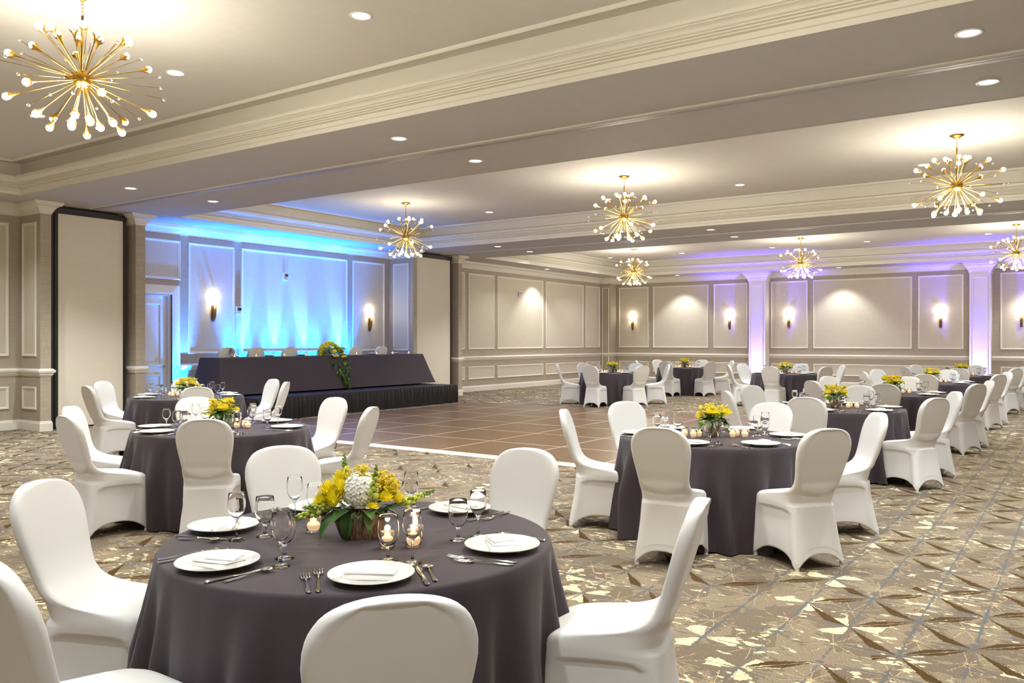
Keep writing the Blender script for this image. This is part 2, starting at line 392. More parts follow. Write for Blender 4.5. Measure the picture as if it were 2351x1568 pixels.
# left wall, three bays separated by the pockets of the movable partitions
pA = [(XL, YN), (XL, 7.04), (-14.6, 7.04), (-14.6, 7.22), (-15.25, 7.22)]
wA = struct('wall_left', wall_mesh(pA).mesh('wall_left', MT['field']), 'near bay of the left wall with linen covering and a fluted pier')
dress(wA, pA[:-1] + [(-14.66, 7.22)])
rows(wA, [(-3.5, -1.9), (-1.7, 1.2), (1.4, 4.2), (4.4, 6.85)], lambda y: (XL, y))
rows(wA, [(-15.20, -14.72)], lambda x: (x, 7.04))
pB = [(-14.95, 8.76), (-14.6, 8.76), (-14.6, 8.95), (XL, 8.95), (XL, 9.0)]
pB2 = [(XL, 9.94), (XL, 16.35), (-14.45, 16.35), (-14.45, 16.50), (-15.2, 16.5)]
mb = wall_mesh(pB); w2 = wall_mesh(pB2); mb.add(w2.v, w2.f)
mb.quad((XL, 9.0, 2.47), (XL, 9.94, 2.47), (XL, 9.94, SOF), (XL, 9.0, SOF))
wB = struct('wall_left', mb.mesh('wall_left_stage', MT['field']), 'middle bay of the left wall behind the stage, washed blue by uplights')
cpl = [(-14.95, 8.76), (-14.6, 8.76), (-14.6, 8.95), (XL, 8.95), (XL, 16.35), (-14.45, 16.35), (-14.45, 16.5), (-14.5, 16.5)]
ob('cornice', sweep(cpl, CORN).mesh('cornice', MT['trim'], smooth=True, auto=30, recalc=True), wB)
for pl in ([(-14.95, 8.76), (-14.6, 8.76), (-14.6, 8.95), (-15.25, 8.95)], [(XL, 10.15), (XL, 16.35), (-14.45, 16.35), (-14.45, 16.5), (-14.5, 16.5)]):
    ob('chair_rail', sweep(pl, RAIL).mesh('chair_rail', MT['trim'], smooth=True, auto=30, recalc=True), wB)
    ob('baseboard', sweep(pl, BASE).mesh('baseboard', MT['trim'], smooth=True, auto=30, recalc=True), wB)
rows(wB, [(10.33, 11.46), (11.64, 14.82), (15.0, 16.16)], lambda y: (XL, y))
frame(wB, (XL, 9.02), (XL, 10.15), 2.78, 3.58)
rows(wB, [(-15.15, -14.6)], lambda x: (x, 16.35))
pC = [(-15.2, 18.24), (-14.45, 18.24), (-14.45, 18.40), (XL, 18.40), (XL, 28.1), (-14.93, 28.1), (-14.93, 28.4), (-15.02, YB)]
wC = struct('wall_left', wall_mesh(pC).mesh('wall_left_far', MT['field']), 'far bay of the left wall with four tall framed panels')
dress(wC, [(-14.95, 18.24)] + pC[1:])
rows(wC, [(18.6, 19.6), (19.77, 21.1), (21.27, 23.95), (24.12, 26.7), (26.87, 27.95)], lambda y: (XL, y))
frame(wC, (-15.27, 28.1), (-14.97, 28.1), 0.25, 3.55, False, 0.03)
# back wall
pD = [(-15.02, YB), (XR, YB)]
wD = struct('wall_back', wall_mesh(pD).mesh('wall_back', MT['field']), 'long back wall with rows of framed panels')
dress(wD, pD)
spans = [(-14.91, -13.66), (-13.48, -11.30), (-11.10, -9.85), (-9.03, -7.78), (-7.61, -4.57), (-4.40, -3.13), (-2.16, -0.9), (-0.7, 2.3), (2.5, 3.7)]
rows(wD, spans, lambda x: (x, YB))
# engaged columns on the back wall, washed violet
for i, (xa, xb, lb) in enumerate(((-9.66, -9.09, 'full-height square column with framed face, left one washed violet on back wall'),
                                  (-2.93, -2.37, 'full-height square column with framed face, right one washed violet on back wall'),
                                  (4.0, 4.56, 'full-height square column at the right end of the back wall'))):
    pl = [(xa, YB), (xa, 28.36), (xb, 28.36), (xb, YB)]
    t = struct('trim_%d' % (i + 1), wall_mesh(pl).mesh('column_shaft', MT['trim']), lb)
    ob('capital', sweep(pl, [(0, 3.55), (0.015, 3.56), (0.015, 3.6), (0.03, 3.62), (0.05, 3.68), (0.09, 3.74), (0.13, 3.78), (0.13, 3.81), (0.17, 3.83), (0.17, SOF), (0, SOF)]).mesh('capital', MT['trim'], smooth=True, auto=30, recalc=True), t)
    ob('baseboard', sweep(pl, BASE).mesh('column_base', MT['trim'], smooth=True, auto=30, recalc=True), t)
    frame(t, (xa + 0.07, 28.36), (xb - 0.07, 28.36), 0.28, 3.45, False, 0.03)
# the two walls out of view
wE = struct('wall_right', wall_mesh([(XR, YB), (XR, YN)]).mesh('wall_right', MT['field']), 'plain linen wall closing the room on the right')
dress(wE, [(XR, YB), (XR, YN)])
wF = struct('wall_front', wall_mesh([(XR, YN), (XL, YN)]).mesh('wall_front', MT['field']), 'plain linen wall behind the viewer')
dress(wF, [(XR, YN), (XL, YN)])

# door beside the stage
dr = struct('door_1', MB().box(XL - 0.13, XL - 0.085, 9.04, 9.90, 0.005, 2.44).mesh('door_slab', MT['trim']), 'panelled cream door beside the stage in blue light')
for z0, z1 in ((0.24, 0.86), (1.04, 2.30)):
    frame(dr, (XL - 0.085, 9.17), (XL - 0.085, 9.77), z0, z1, False, 0.035)
hd = MB().lathe([(0, 0), (0.027, 0), (0.027, 0.008), (0.012, 0.012), (0.012, 0.05), (0, 0.05)], 14, (XL - 0.085, 9.83, 1.02), Vector((1, 0, 0)))
hd.tube([(XL - 0.04, 9.83, 1.02), (XL - 0.035, 9.78, 1.02), (XL - 0.035, 9.71, 1.015)], 0.009, 8)
tag(ob('door_handle', hd.mesh('door_handle', MT['steel'], smooth=True), dr), 'steel lever handle')
mb = MB()
for y0, y1 in ((9.0, 9.035), (9.905, 9.94)): mb.box(XL - 0.14, XL + 0.0, y0, y1, 0, 2.47)
mb.box(XL - 0.14, XL, 9.035, 9.905, 2.44, 2.47)
ob('door_jamb', mb.mesh('door_jamb', MT['trim']), dr)
mb = MB()
for (dw, h) in ((0.19, 0.02), (0.13, 0.032), (0.05, 0.045)):
    mb.box(XL, XL + h, 9.94, 9.94 + dw, 0, 2.47 + dw); mb.box(XL, XL + h, 8.96, 9.94, 2.47, 2.47 + dw)
ob('door_casing', mb.mesh('door_casing', MT['trim']), dr)

# movable partition panels parked in their pockets, with black seals
def pocket(y0, y1, xf, lab):
    t = thing('partition_panel', lab, 'partition', (xf, y0, 0))
    ob('fabric_face', MB().box(-0.08, 0.0, 0.09, y1 - y0 - 0.02, 0.03, 3.76).mesh('fabric_face', MT['pfab']), t)
    mb = MB().box(-0.10, -0.012, -0.08, 0.088, 0.0, 3.80); mb.box(-0.10, -0.012, y1 - y0 - 0.018, y1 - y0 + 0.05, 0.0, 3.80)
    mb.box(-0.10, 0.02, 0.0, y1 - y0 + 0.05, 3.765, 3.86); mb.box(-0.07, -0.02, 0.09, y1 - y0 - 0.02, 0.0, 0.028)
    mb.box(0.0, 0.012, 0.03, 0.05, 0.0, 3.76)
    tag(ob('edge_seal', mb.mesh('edge_seal', MT['black']), t), 'black rubber edge seals')
pocket(7.33, 8.62, -14.76, 'tall linen-faced partition panel with black edges in the left pocket')
pocket(16.44, 18.05, -14.58, 'tall linen-faced partition panel with black edges right of the stage')
mb = MB().quad((-15.1, 7.2, 0), (-15.1, 8.8, 0), (-15.1, 8.8, SOF), (-15.1, 7.2, SOF)); mb.quad((-15.1, 16.4, 0), (-15.1, 18.3, 0), (-15.1, 18.3, SOF), (-15.1, 16.4, SOF))
struct('wall_pocket', mb.mesh('pocket_back', MT['black']), 'black lining inside the partition pockets')

# partition tracks in the two beams
for i, (yc, lb) in enumerate(((7.955, 'metal partition track running along the near ceiling beam'), (17.74, 'metal partition track running along the far ceiling beam'))):
    t = thing('partition_track', lb, 'track', (0, yc, SOF))
    mb = MB(); mb.box(-14.62, XR, -0.085, -0.035, -0.012, 0.0); ob('flange', mb.mesh('flange', MT['trim']), t)
    mb = MB(); mb.box(-14.62, XR, -0.035, 0.012, -0.022, 0.0); mb.box(-14.62, XR, 0.024, 0.085, -0.022, 0.0); ob('channel', mb.mesh('channel', MT['alu']), t)
    mb = MB(); mb.box(-14.62, XR, 0.012, 0.024, -0.006, 0.0); ob('groove', mb.mesh('groove', MT['black']), t)

# ------------------------------------------------------------------ ceiling lights
ring = MB().lathe([(0.098, 0.0), (0.100, -0.006), (0.092, -0.010), (0.080, -0.006), (0.074, 0.0)], 28).mesh('trim_ring', MT['white'], smooth=True, recalc=True)
lens = MB().lathe([(0.0, -0.003), (0.075, -0.003)], 28).mesh('lens', MT['diff'], recalc=False)
GX = (-12.17, -6.6, -0.75, 4.0)
beamname = {7.22: 'near beam, camera side of the track', 8.69: 'near beam, stage side of the track', 16.95: 'far beam, near side of its track', 18.4: 'far beam, far side of its track', -2.2: 'strip of ceiling behind the viewer'}
xname = {-12.17: 'towards the left wall', -6.6: 'in mid room', -0.75: 'towards the right', 4.0: 'at far right'}
first = [None]
def downlight(x, y, z, label, power, spot=118, grp='recessed round ceiling downlights', aim=None, blend=0.7, col=SOFTW):
    if first[0] is None:
        t = thing('recessed_downlight', label, 'downlight', (x, y, z), 0, grp)
        child('trim_ring', ring, t); child('lens', lens, t); first[0] = t
    else: t = dup(first[0], (x, y, z), 0, label, grp)
    light('downlight_lamp', 'SPOT', (0, 0, -0.02), power, col, t, 0.07, spot, blend)
    return t
for x in GX:
    for y in (7.22, 8.69, 16.95, 18.4, -2.2):
        downlight(x, y, SOF, 'round recessed downlight in the %s, %s' % (beamname[y], xname[x]), P_DOWN * (1.1 if y < 0 else 0.3 if (x < -12 and y in (8.69, 16.95)) else 1.6 if (x < -12 and y == 7.22) else 1.0))
TX = (-13.6, -10.95, -8.0, -5.25, -2.2, 1.0)
nm = {5.25: 'nearest ceiling tray', 0.6: 'nearest ceiling tray behind the viewer', 14.93: 'middle ceiling tray', 10.8: 'near edge of middle ceiling tray', 25.6: 'farthest ceiling tray', 21.15: 'near edge of farthest ceiling tray'}
ordn = ['by the left wall', 'second from the left wall', 'third from the left wall', 'fourth from the left wall', 'fifth from the left wall', 'at the right end']
for y in (5.25, 0.6, 14.93, 10.8, 25.6, 21.15):
    for i, x in enumerate(TX):
        if i == 0 and 8 < y < 20: continue  # leftmost lamps of the nearest tray: unseen, added to brighten the near left wall
        downlight(x, y, TOP, 'round downlight in the %s, %s' % (nm[y], ordn[i]), P_TRAY * (2.0 if y == 5.25 else 1.9 if y < 8 else (0.5 if i == 1 and y < 16 else 1.0)))
for x, lb in ((-12.2, 'at its left end'), (-6.63, 'at its middle'), (-1.0, 'at its right end')):
    downlight(x, 28.12, SOF, 'round recessed downlight grazing the back wall %s' % lb, P_WASH, 98, blend=0.5)
downlight(-14.72, 23.3, SOF, 'round recessed downlight grazing the far bay of the left wall', P_WASH, 98, blend=0.5)
downlight(-14.72, 3.0, SOF, 'round recessed downlight grazing the near bay of the left wall', P_WASH, 98, blend=0.5)

# sputnik chandeliers
def make_chandelier():
    t = thing('sputnik_chandelier', 'x', 'chandelier', (0, 0, TOP), 0, 'brass sputnik chandeliers')
    child('canopy', MB().lathe([(0.0, 0.0), (0.095, 0.0), (0.098, -0.006), (0.06, -0.028), (0.028, -0.045), (0.012, -0.06), (0.0, -0.062)], 24).mesh('canopy', MT['brass'], smooth=True, recalc=True), t)
    mb = MB()
    for i in range(4):
        pts = []
        for k in range(13):
            a = 2 * PI * k / 12; x = 0.009 * math.cos(a); z = -0.075 - 0.028 * i + 0.018 * math.sin(a)
            pts.append((x, 0, z) if i % 2 == 0 else (0, x, z))
        mb.tube(pts, 0.0025, 5)
    child('chain', mb.mesh('chain', MT['brass'], smooth=True), t)
    child('stem', MB().tube([(0, 0, -0.18), (0, 0, -0.62)], 0.011, 10).mesh('stem', MT['brass'], smooth=True), t)
    C = Vector((0, 0, -0.70)); hub = MB().ball(C, 0.078, 20, 12); hub.lathe([(0.0, -0.79), (0.014, -0.785), (0.02, -0.775), (0.0, -0.77)], 12)
    child('hub', hub.mesh('hub', MT['brass'], smooth=True), t)
    # arm with flared scalloped cup; arm lies along +X, bulb beyond it
    def arm_mesh(ln):
        mb = MB().tube([(0.06, 0, 0), (ln - 0.09, 0, 0)], 0.0042, 7); ax = Vector((1, 0, 0))
        mb.lathe([(0.005, 0.0), (0.008, 0.02), (0.014, 0.05), (0.022, 0.062), (0.031, 0.075), (0.029, 0.078), (0.018, 0.066), (0.0, 0.062)], 12, (ln - 0.10, 0, 0), ax)
        for k in range(6):
            a = 2 * PI * k / 6; y, z = math.cos(a), math.sin(a)
            mb.add([(ln - 0.026, 0.028 * y - 0.01 * z, 0.028 * z + 0.01 * y), (ln - 0.026, 0.028 * y + 0.01 * z, 0.028 * z - 0.01 * y), (ln - 0.006, 0.040 * y, 0.040 * z)], [(0, 1, 2)])
        return mb.mesh('arm', MT['brass'], smooth=True, auto=40)
    AM = {l: arm_mesh(l) for l in (0.40, 0.50, 0.58)}
    BM = {l: MB().ball((l + 0.002, 0, 0), 0.029, 12, 8).mesh('bulb', MT['bulb'], smooth=True) for l in AM}
    RM = {l: MB().tube([(0.06, 0, 0), (l, 0, 0)], 0.0026, 5).mesh('thin_rod', MT['brass'], smooth=True) for l in (0.40, 0.50, 0.62)}
    XM = {l: MB().ball((l + 0.008, 0, 0), 0.0135, 8, 6).mesh('crystal_bead', MT['crystal'], smooth=True) for l in RM}
    arms = []; R = random.Random(5)
    for n_, el, l, o_ in ((5, 66, 0.40, 10), (6, 38, 0.50, 35), (5, 20, 0.58, 12), (6, -22, 0.58, 48), (6, -48, 0.50, 20), (4, -72, 0.40, 0)):
        for k in range(n_): arms.append((el + R.uniform(-4, 4), o_ + 360 * k / n_ + R.uniform(-7, 7), l))
    for el, az, l in arms:
        a = child('arm', AM[l], t, C, (0, -rad(el), rad(az))); child('bulb', BM[l], a)
    for n_, el, l, o_ in ((5, 52, 0.40, 40), (7, 28, 0.50, 5), (7, 4, 0.62, 25), (5, -8, 0.62, 60), (7, -34, 0.50, 5), (5, -60, 0.40, 40)):
        for k in range(n_):
            a = child('thin_rod', RM[l], t, C, (0, -rad(el + R.uniform(-6, 6)), rad(o_ + 360 * k / n_ + R.uniform(-10, 10)))); child('crystal_bead', XM[l], a)
    return t
ch0 = make_chandelier()
chs = [(-6.81, 3.62, 'large brass sputnik chandelier nearest the camera, in the nearest tray', 3), (-11.65, 12.95, 'brass sputnik chandelier left of middle tray, in front of the blue stage wall', 40),
       (-6.63, 13.0, 'brass sputnik chandelier in the centre of the middle tray', 75), (-1.5, 13.03, 'brass sputnik chandelier at the right of the middle tray', 200),
       (-11.7, 23.6, 'brass sputnik chandelier at the left of the farthest tray', 120), (-6.6, 23.7, 'brass sputnik chandelier in the centre of the farthest tray', 250),
       (-1.45, 23.9, 'brass sputnik chandelier cut by the right edge of the photo', 310), (-1.7, 3.6, 'brass sputnik chandelier above and behind the viewer', 20)]
for i, (x, y, lb, rz) in enumerate(chs):
    if i == 0: t = ch0; t.location = (x, y, TOP); t.rotation_euler = (0, 0, rad(rz)); t['label'] = lb
    else: t = dup(ch0, (x, y, TOP), rad(rz), lb)
    light('chandelier_glow', 'POINT', (0, 0, -0.98), P_CHAND * (0.4 if i == 1 else 1.0), WARM, t, 0.30)

# wall sconces: half-round lit shade on a curved brass bracket; local +X points into the room
def make_sconce():
    t = thing('wall_sconce', 'x', 'sconce', (0, 0, 0), 0, 'brass wall sconces')
    vs = []; n_ = 14; R_ = 0.115
    mb = MB()
    for i in range(n_ + 1):
        a = -PI / 2 + PI * i / n_
        for z in (0.0, 0.15): vs.append((0.02 + 0.09 * math.cos(a), R_ * math.sin(a), z))
    mb.add(vs, [(2 * i, 2 * i + 2, 2 * i + 3, 2 * i + 1) for i in range(n_)])
    child('shade', mb.mesh('shade', MT['shade'], smooth=True), t)
    pts = [(0.012, -0.34), (0.02, -0.345), (0.045, -0.30), (0.075, -0.22), (0.088, -0.12), (0.09, -0.005), (0.07, -0.005), (0.05, -0.15), (0.012, -0.30)]
    mb = MB(); n2 = len(pts); vs = [(x, y, z) for y in (-0.028, 0.028) for x, z in pts]
    mb.add(vs, [(i, (i + 1) % n2, n2 + (i + 1) % n2, n2 + i) for i in range(n2)] + [tuple(range(n2))[::-1], tuple(range(n2, 2 * n2))])
    child('bracket', mb.mesh('bracket', MT['bronze'], recalc=True), t)
    child('back_plate', MB().box(0, 0.014, -0.036, 0.036, -0.33, 0.02).mesh('back_plate', MT['bronze']), t)
    return t
sc0 = make_sconce()
scs = [(XL + 0.004, 10.92, 2.29, 0, 'half-round sconce on the blue-lit wall, left of the stage'), (XL + 0.004, 15.6, 2.13, 0, 'half-round sconce on the wall at the right end of the stage')]
for x, lb in ((-14.32, 'in the left corner'), (-10.5, 'left of the first violet column'), (-8.42, 'right of the first violet column'), (-3.76, 'left of the second violet column'), (-1.62, 'right of the second violet column'), (2.9, 'out of frame at the right')):
    scs.append((x, YB - 0.004, 2.28, -PI / 2, 'brass sconce with glowing shade on back wall, ' + lb))
for i, (x, y, z, rz, lb) in enumerate(scs):
    if i == 0: t = sc0; t.location = (x, y, z); t['label'] = lb
    else: t = dup(sc0, (x, y, z), rz, lb)
    light('sconce_lamp', 'POINT', (0.05, 0, 0.19), P_SCONCE * (0.6 if i < 2 else 1), WARM, t, 0.03)
    light('sconce_lamp_low', 'POINT', (0.13, 0, -0.03), P_SCONCE * 0.25, WARM, t, 0.03)

# alarm strobes on the walls
def make_strobe():
    t = thing('alarm_strobe', 'x', 'strobe light', (0, 0, 0))
    child('housing', MB().box(0, 0.045, -0.065, 0.065, -0.085, 0.085).mesh('housing', MT['white']), t)
    child('strobe_lens', MB().box(0.045, 0.075, -0.045, 0.045, 0.0, 0.055).mesh('strobe_lens', MT['glass']), t)
    mb = MB()
    for k in range(4): mb.box(0.045, 0.05, -0.05, 0.05, -0.07 + 0.016 * k, -0.063 + 0.016 * k)
    child('sounder_grille', mb.mesh('sounder_grille', MT['alu']), t); return t
st0 = make_strobe()
for i, (x, y, z, lb) in enumerate(((XL + 0.012, 22.5, 3.06, 'small white alarm strobe high on the far left-wall panel'), (XL + 0.012, 12.83, 3.02, 'white alarm strobe high on the wide blue-lit panel'),
                                   (XL + 0.004, 11.55, 2.2, 'white alarm strobe between panels, beside the left stage sconce'))):
    if i == 0: t = st0; t.location = (x, y, z); t['label'] = lb
    else: dup(st0, (x, y, z), 0, lb)

# LED uplights
def make_uplight(mat):
    t = thing('led_uplight', 'x', 'uplight', (0, 0, 0), 0)
    child('body', MB().lathe([(0.0, 0.0), (0.065, 0.0), (0.065, 0.11), (0.058, 0.13), (0.054, 0.13), (0.054, 0.11)], 18).mesh('body', MT['black'], smooth=True, auto=40), t)
    child('led_lens', MB().lathe([(0, 0.112), (0.053, 0.112)], 18).mesh('led_lens', mat), t); return t
u0 = make_uplight(MT['led'])
ul = [(10.14, 'at the foot of the wall beside the door'), (11.54, 'behind the second stage chair'), (12.55, 'behind the third stage chair'), (13.55, 'behind the stage floral'), (14.62, 'behind the fifth stage chair')]
for i, (y, lb) in enumerate(ul):
    z = 0.44 if y > 10.3 else 0.0
    loc = (-15.06, y, z)
    if i == 0: t = u0; t.location = loc; t['label'] = 'blue LED uplight ' + lb; t['group'] = 'blue uplights'
    else: t = dup(u0, loc, 0, 'blue LED uplight ' + lb, 'blue uplights')
    light('uplight_beam', 'SPOT', (0, 0, 0.125), P_BLUE * 1.6, (0.16, 0.46, 1.0), t, 0.012, 18, 0.8, (-0.14, (0.06, 0.10, 0.0, -0.14, -0.10)[i], 1))
    light('uplight_spill', 'SPOT', (0, 0, 0.125), P_BLUE * (0.28 if i else 0.22), BLUE, t, 0.03, 128, 1.0, (-0.10, 0, 1))
    light('uplight_wash', 'SPOT', (0, 0, 0.125), P_BLUE * 4.5, (0.0, 0.17, 1.0), t, 0.03, 58, 1.0, (-0.13, 0.0 if i else 0.12, 1))
v0 = make_uplight(MT['led2'])
for i, (x, y, lb) in enumerate(((-9.37, 28.17, 'violet LED uplight at the foot of left violet column'), (-2.65, 28.17, 'violet LED uplight at the foot of right violet column'))):
    if i == 0: t = v0; t.location = (x, y, 0); t['label'] = lb
    else: t = dup(v0, (x, y, 0), 0, lb)
    light('uplight_beam', 'SPOT', (0, 0, 0.125), P_VIOLET, VIOLET, t, 0.02, 80, 1.0, (0, 0.05, 1))

# ------------------------------------------------------------------ dance floor
G = 1.25; X0, Y0 = -12.45, 8.95; NX, NY = 7, 6
df = thing('dance_floor', 'portable brown wood dance floor of square panels with pale seams', 'dance floor', (X0, Y0, 0))
pan = MB().box(0.010, G - 0.010, 0.010, G - 0.010, 0, 0.022).mesh('floor_panel', MT['laminate'])
for i in range(NX):
    for j in range(NY): ob('floor_panel', pan, df, (i * G, j * G, 0))
mb = MB()
for i in range(1, NX): mb.box(i * G - 0.010, i * G + 0.010, 0, NY * G, 0, 0.0225)
for j in range(1, NY): mb.box(0, NX * G, j * G - 0.010, j * G + 0.010, 0, 0.0225)
ob('seam_strip', mb.mesh('seam_strip', MT['seam']), df)
def ramp(x0, y0, x1, y1, nx, ny):
    wd = 0.15; mb = MB()
    p, q = (x0, y0), (x1, y1)
    vs = [(x0, y0, 0), (x1, y1, 0), (x1, y1, 0.022), (x0, y0, 0.022), (x0 + nx * wd, y0 + ny * wd, 0), (x1 + nx * wd, y1 + ny * wd, 0)]
    mb.add(vs, [(3, 2, 5, 4), (0, 3, 4), (1, 5, 2)]); return mb.mesh('edge_ramp', MT['ramp'], recalc=True)
Wd, Hd = NX * G, NY * G
for a in (((0, 0, Wd, 0, 0, -1)), ((0, Hd, Wd, Hd, 0, 1)), ((0, 0, 0, Hd, -1, 0)), ((Wd, 0, Wd, Hd, 1, 0))): ob('edge_ramp', ramp(*a), df)

# ------------------------------------------------------------------ stage
SZ = 0.44; sx0, sx1, sy0, sy1 = -15.26, -12.95, 10.22, 16.30
sg = thing('stage_platform', 'low stage platform with black pleated skirting against left wall', 'stage', (sx0, sy0, 0))
ob('deck', MB().box(0, sx1 - sx0, 0, sy1 - sy0, SZ - 0.05, SZ).mesh('deck', MT['stagetop']), sg)
def pleats(p, q, z1, nrm):
    """one run of skirting gathered in soft pleats"""
    p = Vector(p); q = Vector(q); n_ = Vector(nrm); L_ = (q - p).length; k = int(L_ / 0.012); vs = []; fs = []; R = random.Random(3)
    ph = 0
    for i in range(k + 1):
        u = i / k; ph += 2 * PI * 0.012 / (0.115 + 0.03 * math.sin(i * 0.21))
        w_ = math.sin(ph) ** 3
        for t in (0, 0.12, 0.3, 0.6, 1.0):
            off = 0.012 + (0.004 + 0.03 * min(1, t * 1.6)) * (w_ + 0.4) * (0.25 if t == 0 else 1)
            c = p + (q - p) * u + n_ * max(0.003, off); vs.append((c.x, c.y, z1 * (1 - t) + 0.004 * t))
    for i in range(k):
        for t in range(4): fs.append((i * 5 + t, (i + 1) * 5 + t, (i + 1) * 5 + t + 1, i * 5 + t + 1))
    return MB().add(vs, fs)
D = sx1 - sx0; Hh = sy1 - sy0
ob('skirt', pleats((D, 0), (D, Hh), SZ - 0.02, (1, 0)).mesh('skirt', MT['skirt'], smooth=True), sg)
ob('skirt', pleats((0, 0), (D, 0), SZ - 0.02, (0, -1)).mesh('skirt', MT['skirt'], smooth=True), sg)
ob('skirt', pleats((D, Hh), (0.8, Hh), SZ - 0.02, (0, 1)).mesh('skirt', MT['skirt'], smooth=True), sg)
for x in (0.08, D - 0.1):
    for y in (0.08, Hh / 2, Hh - 0.1): ob('leg', MB().tube([(x, y, 0), (x, y, SZ - 0.05)], 0.02, 8).mesh('stage_leg', MT['alu']), sg)

# head table
HX0, HX1, HY0, HY1 = -14.62, -14.0, 10.10, 16.20; HZ = 1.20
hy0 = 10.14
ht = thing('head_table', 'run of folding tables under the long dark cloth on the stage', 'table', (0, 0, 0))
ob('tabletop', MB().box(HX0 + 0.02, HX1 - 0.02, hy0 + 0.02, HY1 - 0.02, HZ - 0.03, HZ - 0.006).mesh('head_tabletop', MT['wood']), ht)
for y in (hy0 + 0.2, 12.2, 14.2, HY1 - 0.2):
    for x in (HX0 + 0.08, HX1 - 0.08): ob('leg', MB().tube([(x, y, SZ), (x, y, HZ - 0.03)], 0.014, 8).mesh('head_leg', MT['black']), ht)
def fancy_cloth():
    # rounded rectangle loops from the top edge down, flaring outwards; soft waves
    n_ = 260; rings = []
    def loop(off, z, amp):
        x0, x1, y0, y1 = HX0, HX1, hy0, HY1; pts = []
        per = [(x1, y0), (x1, y1), (x0, y1), (x0, y0)]
        cnt = (110, 20, 110, 20)
        for s_ in range(4):
            a = Vector(per[s_]); c = Vector(per[(s_ + 1) % 4]); d = (c - a).normalized(); nn = Vector((d.y, -d.x))
            fx = 1.0 if s_ == 0 else (0.35 if s_ == 2 else 0.55)
            prevn = {0: Vector((0, -1)), 1: Vector((1, 0)), 2: Vector((0, 1)), 3: Vector((-1, 0))}[s_]
            for i in range(cnt[s_]):
                u = i / cnt[s_]; P = a + (c - a) * u
                cornerw = max(0, 1 - u * (c - a).length / 0.25); fprev = (0.55, 1.0, 0.55, 0.35)[s_]
                nw = nn * fx * off + prevn * fprev * off * cornerw
                cw2 = max(0, 1 - (1 - u) * (c - a).length / 0.25); nxt = {0: Vector((0, 1)), 1: Vector((-1, 0)), 2: Vector((0, -1)), 3: Vector((1, 0))}[s_]; fnext = (0.55, 0.35, 0.55, 1.0)[s_]
                nw = nw + nxt * fnext * off * cw2
                q = u * (c - a).length
                wv = amp * (math.sin(q * 3.1 + s_) * 0.6 + math.sin(q * 7.3) * 0.3) * (1 - cornerw) * (1 - cw2)
                P = P + nw + nn * wv; pts.append((P.x, P.y, z))
        return pts
    lv = [(0.0, HZ, 0.0), (0.008, HZ - 0.006, 0.0), (0.02, HZ - 0.04, 0.002), (0.08, HZ - 0.2, 0.006), (0.16, HZ - 0.4, 0.010), (0.24, HZ - 0.6, 0.014), (0.30, SZ + 0.035, 0.016)]
    L_ = [loop(*l) for l in lv]; m_ = len(L_[0]); vs = [p for l in L_ for p in l]; fs = []
    for r in range(len(L_) - 1):
        for i in range(m_): j = (i + 1) % m_; fs.append((r * m_ + i, r * m_ + j, (r + 1) * m_ + j, (r + 1) * m_ + i))
    fs.append(tuple(range(m_))[::-1])
    return MB().add(vs, fs)
tag(ob('tablecloth', fancy_cloth().mesh('head_cloth', MT['cloth'], smooth=True, auto=50, recalc=True)), 'long charcoal tablecloth draped over the head table on the stage', 'tablecloth')

